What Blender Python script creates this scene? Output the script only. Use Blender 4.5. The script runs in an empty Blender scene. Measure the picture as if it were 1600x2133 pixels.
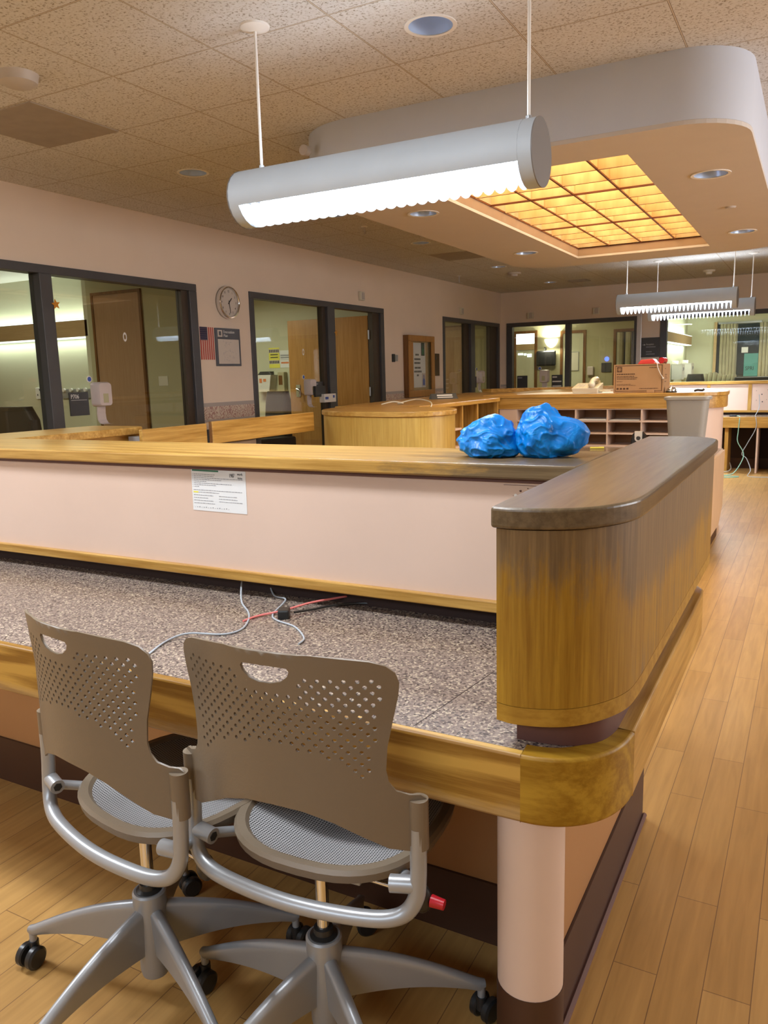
import bpy, bmesh, math, random
from mathutils import Vector, Matrix, noise
from mathutils.geometry import delaunay_2d_cdt
random.seed(7)
PI = math.pi
sc = bpy.context.scene
C = sc.collection

# ------------------------------------------------------------------ camera, world, lights, exposure
cam_d = bpy.data.cameras.new('camera'); cam = bpy.data.objects.new('camera', cam_d); C.objects.link(cam)
cam_d.sensor_fit = 'VERTICAL'; cam_d.sensor_height = 24.0; cam_d.lens = 1635.7/2133*24.0
cam_d.clip_start = 0.02; cam_d.clip_end = 100
YAW, PIT, ROL = 0.500748, 0.171328, 0.026418
fwd = Vector((-math.sin(YAW), math.cos(YAW), 0)); rt = Vector((math.cos(YAW), math.sin(YAW), 0))
f2 = fwd*math.cos(PIT) + Vector((0, 0, -1))*math.sin(PIT); dn = f2.cross(rt)
r2 = rt*math.cos(ROL) + dn*math.sin(ROL); d2 = f2.cross(r2)
cam.matrix_world = Matrix(((r2.x, -d2.x, -f2.x, 0), (r2.y, -d2.y, -f2.y, 0), (r2.z, -d2.z, -f2.z, 1.4), (0, 0, 0, 1)))
sc.camera = cam

w = bpy.data.worlds.new('world'); sc.world = w; w.use_nodes = True
w.node_tree.nodes['Background'].inputs[0].default_value = (0.95, 0.72, 0.5, 1)
w.node_tree.nodes['Background'].inputs[1].default_value = 0.10
sc.view_settings.view_transform = 'Standard'; sc.view_settings.look = 'None'
sc.view_settings.exposure = 1.0; sc.view_settings.gamma = 1.0; sc.view_settings.use_curve_mapping = False
sc.cycles.use_denoising = True
sc.cycles.max_bounces = 7; sc.cycles.diffuse_bounces = 4; sc.cycles.glossy_bounces = 4; sc.cycles.transparent_max_bounces = 12
sc.cycles.sample_clamp_indirect = 6.0; sc.cycles.caustics_reflective = False; sc.cycles.caustics_refractive = False

K_PEND_DOWN, K_PEND_UP = 35.0, 0.8      # pendant fixtures
COOL = (0.88, 0.96, 1.05)
WARM = (1.0, 0.80, 0.56)

def area(name, loc, size, power, col, rot=(0, 0, 0), spread=PI):
    d = bpy.data.lights.new(name, 'AREA'); d.shape = 'RECTANGLE'; d.size, d.size_y = size
    d.energy = power; d.color = col; d.spread = spread
    o = bpy.data.objects.new(name, d); C.objects.link(o); o.location = loc; o.rotation_euler = rot
    return o
# unseen ceiling lights of the ward, plus two added fill lights
area('fill_light_behind', (-1.2, -2.6, 2.80), (3.6, 1.2), 68, (0.80, 0.95, 1.12))  # added cool fill from behind the camera
area('ward_troffer_above', (-1.3, 1.12, 2.82), (1.2, 0.3), 26, (0.92, 0.98, 1.05))
area('ward_light_corridor', (2.0, 6.4, 2.80), (0.5, 4.6), 42, (1.0, 0.88, 0.76))
area('fill_light_far_side', (3.9, 4.9, 1.7), (1.2, 3.6), 80, (0.94, 0.97, 1.02), (0, math.radians(90), 0))  # added upright fill out of view, brightens the left wall
area('ward_light_corridor_near', (1.7, -0.8, 2.80), (0.5, 2.5), 3, (1.0, 0.82, 0.62))
area('ward_light_left', (-4.0, 0.9, 2.80), (0.9, 0.5), 42, (0.90, 0.97, 1.06))

# ------------------------------------------------------------------ materials
def NT(name):
    m = bpy.data.materials.new(name); m.use_nodes = True; nt = m.node_tree; nt.nodes.clear()
    out = nt.nodes.new('ShaderNodeOutputMaterial'); return m, nt, out
def L(nt, a, b): nt.links.new(a, b)
def N(nt, typ, **kw):
    n = nt.nodes.new(typ)
    for k, v in kw.items():
        if k in ('operation', 'blend_type', 'data_type', 'noise_dimensions', 'offset', 'offset_frequency', 'squash', 'wave_type', 'bands_direction', 'feature', 'normalize'): setattr(n, k, v)
        else:
            n.inputs[k].default_value = v
    return n
def rgba(c): return (c[0], c[1], c[2], 1)
def prin(nt, out, col=None, rough=0.5, metal=0, spec=0.5):
    b = nt.nodes.new('ShaderNodeBsdfPrincipled')
    if col is not None: b.inputs['Base Color'].default_value = rgba(col)
    b.inputs['Roughness'].default_value = rough; b.inputs['Metallic'].default_value = metal
    b.inputs['Specular IOR Level'].default_value = spec
    L(nt, b.outputs[0], out.inputs[0]); return b
def ramp(nt, stops):
    r = nt.nodes.new('ShaderNodeValToRGB'); e = r.color_ramp.elements
    while len(e) < len(stops): e.new(0.5)
    for i, (p, c) in enumerate(stops):
        e[i].position = p; e[i].color = rgba(c) if len(c) == 3 else c
    return r
def coords(nt, scale=(1, 1, 1), rot=(0, 0, 0), loc=(0, 0, 0)):
    t = nt.nodes.new('ShaderNodeTexCoord'); mp = nt.nodes.new('ShaderNodeMapping')
    mp.inputs['Scale'].default_value = scale; mp.inputs['Rotation'].default_value = rot; mp.inputs['Location'].default_value = loc
    L(nt, t.outputs['Object'], mp.inputs[0]); return mp
def plain(name, col, rough=0.5, metal=0, var=0.04, spec=0.5, scale=6.0, bump=0.0):
    """a painted / moulded surface with a slight uneven tone"""
    m, nt, out = NT(name); b = prin(nt, out, col, rough, metal, spec)
    mp = coords(nt); n = N(nt, 'ShaderNodeTexNoise', Scale=scale, Detail=4.0); L(nt, mp.outputs[0], n.inputs['Vector'])
    lo = tuple(max(0, c*(1-var)) for c in col); hi = tuple(min(1, c*(1+var)) for c in col)
    r = ramp(nt, [(0.35, lo), (0.65, hi)]); L(nt, n.outputs[0], r.inputs[0]); L(nt, r.outputs[0], b.inputs['Base Color'])
    if bump:
        n2 = N(nt, 'ShaderNodeTexNoise', Scale=220.0, Detail=2.0); L(nt, mp.outputs[0], n2.inputs['Vector'])
        bp = N(nt, 'ShaderNodeBump', Strength=bump, Distance=0.001); L(nt, n2.outputs[0], bp.inputs['Height']); L(nt, bp.outputs[0], b.inputs['Normal'])
    return m
def emis(name, col, s):
    m, nt, out = NT(name); e = nt.nodes.new('ShaderNodeEmission'); e.inputs[0].default_value = rgba(col); e.inputs[1].default_value = s
    L(nt, e.outputs[0], out.inputs[0]); return m
def wood(name, light, dark, grain='X', rough=0.38, s=1.0, worn=None, fig=0.5, gate=()):
    """oak: long pores along the grain plus broad cathedral figure; worn = list of (axis, from, to, colour, strength)"""
    m, nt, out = NT(name); b = prin(nt, out, light, rough, 0, 0.35)
    i = 'XYZ'.index(grain); sc1 = [70*s, 70*s, 70*s]; sc1[i] = 3.0*s
    sc2 = [6*s, 6*s, 6*s]; sc2[i] = 0.8*s
    a = coords(nt, tuple(sc1)); n1 = N(nt, 'ShaderNodeTexNoise', Scale=1.0, Detail=5.0, Roughness=0.65); L(nt, a.outputs[0], n1.inputs['Vector'])
    c = coords(nt, tuple(sc2)); n2 = N(nt, 'ShaderNodeTexNoise', Scale=1.0, Detail=1.0, Distortion=0.3); L(nt, c.outputs[0], n2.inputs['Vector'])
    mul = N(nt, 'ShaderNodeMath', operation='MULTIPLY'); mul.inputs[1].default_value = 34.0; L(nt, n2.outputs[0], mul.inputs[0])
    sn = N(nt, 'ShaderNodeMath', operation='SINE'); L(nt, mul.outputs[0], sn.inputs[0])
    ma = N(nt, 'ShaderNodeMath', operation='MULTIPLY_ADD'); ma.inputs[1].default_value = 0.16*fig; L(nt, sn.outputs[0], ma.inputs[0]); L(nt, n1.outputs[0], ma.inputs[2])
    r = ramp(nt, [(0.30, dark), (0.50, tuple((x*0.5+y*0.5) for x, y in zip(light, dark))), (0.68, light)]); L(nt, ma.outputs[0], r.inputs[0])
    col = r.outputs[0]
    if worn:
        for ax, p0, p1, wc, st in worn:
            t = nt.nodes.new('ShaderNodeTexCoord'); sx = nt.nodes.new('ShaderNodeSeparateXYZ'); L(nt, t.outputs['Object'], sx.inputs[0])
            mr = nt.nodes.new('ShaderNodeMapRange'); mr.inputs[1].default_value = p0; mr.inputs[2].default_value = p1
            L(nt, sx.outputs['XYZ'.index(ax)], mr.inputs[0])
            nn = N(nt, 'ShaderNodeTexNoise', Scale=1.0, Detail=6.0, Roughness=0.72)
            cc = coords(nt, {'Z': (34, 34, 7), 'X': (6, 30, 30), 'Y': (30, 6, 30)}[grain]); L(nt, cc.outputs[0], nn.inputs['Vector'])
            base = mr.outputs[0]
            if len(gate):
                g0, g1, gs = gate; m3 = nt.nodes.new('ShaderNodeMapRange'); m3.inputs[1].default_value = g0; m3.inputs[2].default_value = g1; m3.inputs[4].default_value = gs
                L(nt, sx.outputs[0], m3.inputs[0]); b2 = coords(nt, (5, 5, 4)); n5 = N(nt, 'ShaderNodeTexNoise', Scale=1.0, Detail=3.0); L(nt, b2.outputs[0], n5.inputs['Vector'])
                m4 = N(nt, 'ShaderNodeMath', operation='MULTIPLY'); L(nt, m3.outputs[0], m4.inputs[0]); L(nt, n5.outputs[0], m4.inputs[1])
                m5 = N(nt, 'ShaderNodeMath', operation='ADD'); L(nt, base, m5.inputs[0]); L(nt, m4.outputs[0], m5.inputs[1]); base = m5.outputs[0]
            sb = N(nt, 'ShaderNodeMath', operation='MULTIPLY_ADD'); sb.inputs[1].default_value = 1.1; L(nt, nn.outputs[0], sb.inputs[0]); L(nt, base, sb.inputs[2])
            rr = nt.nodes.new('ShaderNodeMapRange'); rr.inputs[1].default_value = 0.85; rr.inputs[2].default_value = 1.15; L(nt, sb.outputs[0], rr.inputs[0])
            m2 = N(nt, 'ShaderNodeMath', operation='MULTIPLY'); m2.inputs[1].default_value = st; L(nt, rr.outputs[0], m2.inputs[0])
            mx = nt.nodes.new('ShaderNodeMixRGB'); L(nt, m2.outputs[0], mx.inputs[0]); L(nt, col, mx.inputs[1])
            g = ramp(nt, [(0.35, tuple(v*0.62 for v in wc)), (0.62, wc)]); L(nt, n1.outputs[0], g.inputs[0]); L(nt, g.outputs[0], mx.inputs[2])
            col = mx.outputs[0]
    L(nt, col, b.inputs['Base Color'])
    bp = N(nt, 'ShaderNodeBump', Strength=0.12, Distance=0.001); L(nt, n1.outputs[0], bp.inputs['Height']); L(nt, bp.outputs[0], b.inputs['Normal'])
    return m
def speckle(name, cols, scale=260.0, rough=0.25):
    m, nt, out = NT(name); b = prin(nt, out, cols[0], rough)
    mp = coords(nt); v = nt.nodes.new('ShaderNodeTexVoronoi'); v.inputs['Scale'].default_value = scale; L(nt, mp.outputs[0], v.inputs['Vector'])
    sp = nt.nodes.new('ShaderNodeSeparateColor'); L(nt, v.outputs['Color'], sp.inputs[0])
    n = len(cols); r = ramp(nt, [(i/n, c) for i, c in enumerate(cols)]); r.color_ramp.interpolation = 'CONSTANT'
    L(nt, sp.outputs[0], r.inputs[0]); L(nt, r.outputs[0], b.inputs['Base Color']); return m
def glass(name, tint=(0.92, 0.95, 0.93), refl=1.0):
    m, nt, out = NT(name)
    t = nt.nodes.new('ShaderNodeBsdfTransparent'); t.inputs[0].default_value = rgba(tint)
    g = nt.nodes.new('ShaderNodeBsdfGlossy'); g.inputs['Roughness'].default_value = 0.0
    f = nt.nodes.new('ShaderNodeLayerWeight'); f.inputs[0].default_value = 0.5
    pw = N(nt, 'ShaderNodeMath', operation='POWER'); pw.inputs[1].default_value = 4.0; L(nt, f.outputs['Facing'], pw.inputs[0])
    mu = N(nt, 'ShaderNodeMath', operation='MULTIPLY_ADD'); mu.inputs[1].default_value = 0.7*refl; mu.inputs[2].default_value = 0.04*refl; mu.use_clamp = True; L(nt, pw.outputs[0], mu.inputs[0])
    mx = nt.nodes.new('ShaderNodeMixShader'); L(nt, mu.outputs[0], mx.inputs[0]); L(nt, t.outputs[0], mx.inputs[1]); L(nt, g.outputs[0], mx.inputs[2])
    L(nt, mx.outputs[0], out.inputs[0]); return m

OAK_L, OAK_D = (0.56, 0.335, 0.088), (0.33, 0.165, 0.028)
M = {}
M['oakX'] = wood('oak_grain_x', OAK_L, OAK_D, 'X', 0.30)
M['oakY'] = wood('oak_grain_y', OAK_L, OAK_D, 'Y', 0.30)
M['oakZ'] = wood('oak_grain_z', OAK_L, OAK_D, 'Z', 0.36)
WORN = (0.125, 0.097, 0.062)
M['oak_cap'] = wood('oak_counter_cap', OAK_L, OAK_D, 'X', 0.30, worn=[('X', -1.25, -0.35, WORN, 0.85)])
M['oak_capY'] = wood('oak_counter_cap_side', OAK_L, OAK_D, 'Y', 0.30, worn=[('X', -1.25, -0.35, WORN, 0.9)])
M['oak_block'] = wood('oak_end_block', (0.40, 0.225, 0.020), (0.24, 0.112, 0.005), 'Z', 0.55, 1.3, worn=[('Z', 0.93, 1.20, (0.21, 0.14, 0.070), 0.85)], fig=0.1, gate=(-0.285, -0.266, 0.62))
M['oak_apron'] = wood('oak_apron', (0.54, 0.32, 0.065), (0.26, 0.125, 0.016), 'X', 0.42, worn=[('Z', 0.655, 0.60, (0.42, 0.29, 0.15), 0.5)], fig=1.5)
M['oak_corner'] = wood('oak_corner_piece', (0.42, 0.245, 0.022), (0.27, 0.135, 0.006), 'X', 0.45, 1.4, fig=0.9)
M['oak_foot'] = wood('oak_foot_trim', (0.42, 0.24, 0.030), (0.30, 0.15, 0.012), 'X', 0.5, 1.2, fig=0.7)
M['oak_round'] = wood('oak_round_box', (0.54, 0.35, 0.085), (0.40, 0.235, 0.045), 'Z', 0.4, 1.2, fig=0.1)
M['walnut'] = wood('brown_wood', (0.22, 0.10, 0.03), (0.12, 0.05, 0.012), 'Z', 0.4)
M['redwood'] = wood('dark_red_wood', (0.20, 0.055, 0.02), (0.11, 0.028, 0.01), 'X', 0.4)
M['doorbrown'] = wood('brown_door_veneer', (0.42, 0.26, 0.15), (0.35, 0.205, 0.11), 'Z', 0.4, 1.0, fig=0.2)
M['dooroak'] = wood('oak_door_veneer', (0.42, 0.215, 0.062), (0.32, 0.15, 0.036), 'Z', 0.35, 0.8, fig=0.4)
M['roomoak'] = wood('light_bar_veneer', (0.58, 0.41, 0.22), (0.48, 0.33, 0.16), 'X', 0.5, 1.0, fig=0.2)
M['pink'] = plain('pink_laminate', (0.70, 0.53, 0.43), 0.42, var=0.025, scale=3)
M['pink_shaded'] = plain('pink_laminate_shaded', (0.42, 0.215, 0.09), 0.35, var=0.03, scale=3)  # shaded copy of the pink laminate, under-desk shade put into the colour
M['tanpanel'] = plain('tan_laminate', (0.56, 0.38, 0.23), 0.4)
M['tanpanel2'] = plain('lattice_recess_paint', (0.34, 0.23, 0.15), 0.7)
M['maroon'] = plain('maroon_reveal', (0.115, 0.045, 0.035), 0.5)
M['brown'] = plain('brown_cove_base', (0.060, 0.023, 0.011), 0.5)
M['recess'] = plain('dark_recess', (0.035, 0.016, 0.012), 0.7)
M['top'] = speckle('speckled_solid_surface', [(0.25, 0.19, 0.155), (0.13, 0.098, 0.085), (0.22, 0.165, 0.135), (0.30, 0.235, 0.19), (0.17, 0.13, 0.11), (0.05, 0.038, 0.036), (0.46, 0.38, 0.28), (0.22, 0.17, 0.14)], 215.0, 0.22)
M['wall'] = plain('pinkish_wall_paint', (0.74, 0.615, 0.50), 0.75, var=0.02, scale=2)
M['soffit'] = plain('soffit_side_paint', (0.56, 0.60, 0.68), 0.8, var=0.01)
M['soffit_in'] = plain('soffit_underside_paint', (0.60, 0.55, 0.50), 0.8, var=0.01)
M['room'] = plain('pale_green_wall_paint', (0.60, 0.60, 0.44), 0.8, var=0.02, scale=1)
M['roomdark'] = plain('olive_wall_shaded', (0.44, 0.41, 0.25), 0.8, var=0.02, scale=1)  # darker copy of the room walls, weaker light put into the colour
M['white'] = plain('white_paint', (0.80, 0.79, 0.76), 0.5, var=0.01)
M['whiteplastic'] = plain('white_plastic', (0.72, 0.70, 0.66), 0.35, var=0.02)
M['lilac'] = plain('dispenser_plastic', (0.60, 0.52, 0.50), 0.3, var=0.03)
M['cream'] = plain('cream_plastic', (0.66, 0.63, 0.52), 0.4, var=0.02)
M['frame'] = plain('grey_painted_steel', (0.062, 0.062, 0.066), 0.45, var=0.05)
M['framedark'] = plain('dark_brown_steel', (0.050, 0.034, 0.022), 0.5, var=0.05)
M['silver'] = plain('silver_painted_metal', (0.35, 0.36, 0.37), 0.34, 0.4, var=0.03)
M['fixture'] = plain('satin_grey_housing', (0.44, 0.50, 0.56), 0.60, 0.1, var=0.02)
M['fixcap'] = plain('housing_end_grey', (0.17, 0.16, 0.155), 0.5, 0.1, var=0.02)
M['chrome'] = plain('chrome', (0.75, 0.75, 0.75), 0.12, 1.0, var=0.01)
M['steel'] = plain('stainless_guard', (0.45, 0.43, 0.41), 0.28, 1.0, var=0.05)
M['tan'] = plain('tan_plastic', (0.185, 0.142, 0.096), 0.42, var=0.015, bump=0.25)
M['black'] = plain('black_plastic', (0.018, 0.018, 0.018), 0.35, var=0.1)
M['dark'] = plain('charcoal_plastic', (0.045, 0.044, 0.045), 0.5, var=0.06)
M['sign'] = plain('charcoal_sign_plate', (0.050, 0.052, 0.056), 0.5, var=0.05)
M['signgrey'] = plain('slate_sign_frame', (0.085, 0.092, 0.11), 0.45, var=0.05)
M['red'] = plain('red_plastic', (0.50, 0.015, 0.025), 0.3)
M['paper'] = plain('paper_white', (0.78, 0.80, 0.80), 0.6, var=0.01)
M['paperdim'] = plain('aged_paper', (0.58, 0.52, 0.46), 0.6, var=0.02)
M['ink'] = plain('ink_grey', (0.26, 0.27, 0.30), 0.6)
M['inkb'] = plain('ink_black', (0.03, 0.03, 0.04), 0.6)
M['inkw'] = plain('lettering_white', (0.72, 0.72, 0.70), 0.5)
M['green'] = plain('dark_green_print', (0.02, 0.16, 0.09), 0.5)
M['yellow'] = plain('yellow_print', (0.80, 0.76, 0.12), 0.5)
M['orange'] = plain('orange_print', (0.70, 0.22, 0.08), 0.5)
M['gold'] = plain('gold_foil', (0.75, 0.36, 0.06), 0.3, 0.6)
M['blueprint'] = plain('blue_print', (0.05, 0.10, 0.40), 0.5)
M['navy'] = plain('flag_blue', (0.02, 0.02, 0.06), 0.6)
M['flagred'] = plain('flag_red', (0.42, 0.05, 0.035), 0.6)
M['flagwhite'] = plain('flag_white', (0.60, 0.40, 0.33), 0.6)
M['card'] = plain('cardboard', (0.42, 0.255, 0.13), 0.8, var=0.04)
M['cardink'] = plain('cardboard_print', (0.10, 0.05, 0.025), 0.7)
M['bin'] = plain('grey_bin_plastic', (0.33, 0.325, 0.30), 0.45, var=0.01)
M['cable'] = plain('pale_blue_grey_cable', (0.42, 0.46, 0.50), 0.4)
M['cabler'] = plain('coral_cable', (0.80, 0.22, 0.20), 0.4)
M['cableg'] = plain('green_cable', (0.25, 0.48, 0.38), 0.4)
M['bronze'] = plain('bronze_plaque', (0.075, 0.045, 0.020), 0.5, 0.3)
M['blackleather'] = plain('dark_upholstery', (0.035, 0.027, 0.018), 0.5)
M['curtain'] = plain('curtain_fabric', (0.40, 0.37, 0.25), 0.9, var=0.15, scale=3)
M['night'] = plain('night_window', (0.03, 0.045, 0.055), 0.05)
M['teal'] = plain('teal_poster', (0.10, 0.33, 0.31), 0.6)
M['vent'] = plain('grey_ceiling_panel', (0.34, 0.29, 0.235), 0.6, var=0.05, scale=12)
M['detector'] = plain('detector_plastic', (0.50, 0.46, 0.43), 0.5)
M['lamp'] = emis('tube_glow', COOL, 7.0)
M['roomlamp'] = emis('headwall_tube_glow', (0.86, 1.0, 0.93), 1.6)
M['sconce'] = emis('sconce_glow', (1.0, 0.97, 0.80), 5.0)
M['bluelit'] = emis('blue_indicator_glow', (0.06, 0.10, 1.0), 2.5)
M['latticelamp'] = emis('lattice_backlight', (1.0, 0.74, 0.40), 1.5)
M['glass'] = glass('window_glass', (0.93, 0.94, 0.91), 1.0)
M['caseglass'] = glass('display_case_glass', (0.95, 0.95, 0.95), 0.5)

def louver_mat():
    m, nt, out = NT('white_louvre_blade')
    d = nt.nodes.new('ShaderNodeBsdfDiffuse'); d.inputs[0].default_value = (0.85, 0.90, 0.95, 1)
    t = nt.nodes.new('ShaderNodeBsdfTranslucent'); t.inputs[0].default_value = (0.85, 0.90, 0.95, 1)
    mx = nt.nodes.new('ShaderNodeMixShader'); mx.inputs[0].default_value = 0.5
    L(nt, d.outputs[0], mx.inputs[1]); L(nt, t.outputs[0], mx.inputs[2]); L(nt, mx.outputs[0], out.inputs[0]); return m
M['louver'] = louver_mat()
def lattice_mat():
    m, nt, out = NT('backlit_maple_slat')
    mp = coords(nt, (14, 14, 2)); n = N(nt, 'ShaderNodeTexNoise', Scale=1.0, Detail=4.0); L(nt, mp.outputs[0], n.inputs['Vector'])
    r = ramp(nt, [(0.3, (0.80, 0.58, 0.32)), (0.7, (0.92, 0.74, 0.46))]); L(nt, n.outputs[0], r.inputs[0])
    d = nt.nodes.new('ShaderNodeBsdfDiffuse'); t = nt.nodes.new('ShaderNodeBsdfTranslucent')
    L(nt, r.outputs[0], d.inputs[0]); L(nt, r.outputs[0], t.inputs[0])
    mx = nt.nodes.new('ShaderNodeMixShader'); mx.inputs[0].default_value = 0.45
    L(nt, d.outputs[0], mx.inputs[1]); L(nt, t.outputs[0], mx.inputs[2]); L(nt, mx.outputs[0], out.inputs[0]); return m
M['slat'] = lattice_mat()
def bag_mat():
    m, nt, out = NT('blue_film')
    b = prin(nt, out, (0.0, 0.19, 0.72), 0.34)
    mp = coords(nt, (1, 1, 1)); n = N(nt, 'ShaderNodeTexNoise', Scale=22.0, Detail=6.0, Distortion=1.2); L(nt, mp.outputs[0], n.inputs['Vector'])
    r = ramp(nt, [(0.3, (0.0, 0.15, 0.52)), (0.6, (0.0, 0.25, 0.76)), (0.8, (0.03, 0.38, 0.92))]); L(nt, n.outputs[0], r.inputs[0]); L(nt, r.outputs[0], b.inputs['Base Color'])
    n2 = N(nt, 'ShaderNodeTexNoise', Scale=20.0, Detail=4.0, Distortion=3.5); L(nt, mp.outputs[0], n2.inputs['Vector'])
    bp = N(nt, 'ShaderNodeBump', Strength=0.42, Distance=0.006); L(nt, n2.outputs[0], bp.inputs['Height']); L(nt, bp.outputs[0], b.inputs['Normal'])
    b.inputs['Subsurface Weight'].default_value = 0.15; b.inputs['Subsurface Radius'].default_value = (0.002, 0.01, 0.03)
    return m
M['bag'] = bag_mat()
def floor_mat():
    m, nt, out = NT('maple_strip_floor'); b = prin(nt, out, (0.5, 0.3, 0.14), 0.40, 0, 0.4)
    mp = coords(nt, (1, 1, 1), (0, 0, PI/2), (0.0, 0.045, 0))
    br = nt.nodes.new('ShaderNodeTexBrick'); br.offset = 0.37; br.offset_frequency = 2
    br.inputs['Scale'].default_value = 1.0; br.inputs['Brick Width'].default_value = 0.86; br.inputs['Row Height'].default_value = 0.1
    br.inputs['Mortar Size'].default_value = 0.0011; br.inputs['Mortar Smooth'].default_value = 0.1
    br.inputs['Color1'].default_value = (0.52, 0.30, 0.098, 1); br.inputs['Color2'].default_value = (0.44, 0.24, 0.072, 1); br.inputs['Mortar'].default_value = (0.20, 0.10, 0.04, 1)
    L(nt, mp.outputs[0], br.inputs['Vector'])
    g = coords(nt, (45, 3.0, 45)); n = N(nt, 'ShaderNodeTexNoise', Scale=1.0, Detail=4.0, Distortion=0.5); L(nt, g.outputs[0], n.inputs['Vector'])
    r = ramp(nt, [(0.3, (0.84, 0.82, 0.78)), (0.7, (1.08, 1.08, 1.08))]); L(nt, n.outputs[0], r.inputs[0])
    mx = N(nt, 'ShaderNodeMixRGB', blend_type='MULTIPLY'); mx.inputs[0].default_value = 1.0
    L(nt, br.outputs[0], mx.inputs[1]); L(nt, r.outputs[0], mx.inputs[2]); L(nt, mx.outputs[0], b.inputs['Base Color'])
    bp = N(nt, 'ShaderNodeBump', Strength=0.15, Distance=0.001); L(nt, n.outputs[0], bp.inputs['Height']); L(nt, bp.outputs[0], b.inputs['Normal'])
    return m
M['floor'] = floor_mat()
def ceil_mat():
    m, nt, out = NT('fissured_ceiling_tile'); b = prin(nt, out, (0.6, 0.52, 0.42), 0.9)
    t = nt.nodes.new('ShaderNodeTexCoord'); s = nt.nodes.new('ShaderNodeSeparateXYZ'); L(nt, t.outputs['Object'], s.inputs[0])
    masks = []
    for i, off in ((0, 0.607), (1, -2.975)):
        a = N(nt, 'ShaderNodeMath', operation='ADD'); a.inputs[1].default_value = off + 0.61*40; L(nt, s.outputs[i], a.inputs[0])
        d = N(nt, 'ShaderNodeMath', operation='DIVIDE'); d.inputs[1].default_value = 0.61; L(nt, a.outputs[0], d.inputs[0])
        f = N(nt, 'ShaderNodeMath', operation='FRACT'); L(nt, d.outputs[0], f.inputs[0])
        c = N(nt, 'ShaderNodeMath', operation='SUBTRACT'); c.inputs[1].default_value = 0.5; L(nt, f.outputs[0], c.inputs[0])
        ab = N(nt, 'ShaderNodeMath', operation='ABSOLUTE'); L(nt, c.outputs[0], ab.inputs[0])
        masks.append(ab.outputs[0])
    mx = N(nt, 'ShaderNodeMath', operation='MAXIMUM'); L(nt, masks[0], mx.inputs[0]); L(nt, masks[1], mx.inputs[1])
    line = ramp(nt, [(0.488, (0, 0, 0)), (0.4905, (1, 1, 1))]); line.color_ramp.interpolation = 'CONSTANT'; L(nt, mx.outputs[0], line.inputs[0])
    bar = ramp(nt, [(0.0, (0, 0, 0)), (0.4955, (1, 1, 1))]); bar.color_ramp.interpolation = 'CONSTANT'; L(nt, mx.outputs[0], bar.inputs[0])
    n = N(nt, 'ShaderNodeTexNoise', Scale=85.0, Detail=3.0, Roughness=0.6, Distortion=0.4); L(nt, t.outputs['Object'], n.inputs['Vector'])
    r = ramp(nt, [(0.36, (0.30, 0.26, 0.21)), (0.44, (0.60, 0.58, 0.55)), (0.7, (0.66, 0.65, 0.635))]); L(nt, n.outputs[0], r.inputs[0])
    m1 = nt.nodes.new('ShaderNodeMixRGB'); L(nt, line.outputs[0], m1.inputs[0]); L(nt, r.outputs[0], m1.inputs[1]); m1.inputs[2].default_value = (0.20, 0.155, 0.11, 1)
    m2 = nt.nodes.new('ShaderNodeMixRGB'); L(nt, bar.outputs[0], m2.inputs[0]); L(nt, m1.outputs[0], m2.inputs[1]); m2.inputs[2].default_value = (0.58, 0.50, 0.40, 1)
    L(nt, m2.outputs[0], b.inputs['Base Color'])
    bp = N(nt, 'ShaderNodeBump', Strength=0.5, Distance=0.003); L(nt, n.outputs[0], bp.inputs['Height']); L(nt, bp.outputs[0], b.inputs['Normal'])
    return m
M['ceil'] = ceil_mat()
def seat_mat():
    m, nt, out = NT('grey_woven_seat'); b = prin(nt, out, (0.3, 0.3, 0.3), 0.5)
    mp = coords(nt, (1, 1, 1)); v = nt.nodes.new('ShaderNodeTexVoronoi'); v.voronoi_dimensions = '2D'; v.inputs['Scale'].default_value = 165.0; v.inputs['Randomness'].default_value = 0.0
    L(nt, mp.outputs[0], v.inputs['Vector'])
    r = ramp(nt, [(0.28, (0.03, 0.03, 0.03)), (0.40, (0.36, 0.355, 0.35))]); L(nt, v.outputs['Distance'], r.inputs[0]); L(nt, r.outputs[0], b.inputs['Base Color'])
    return m
M['seat'] = seat_mat()
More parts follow.
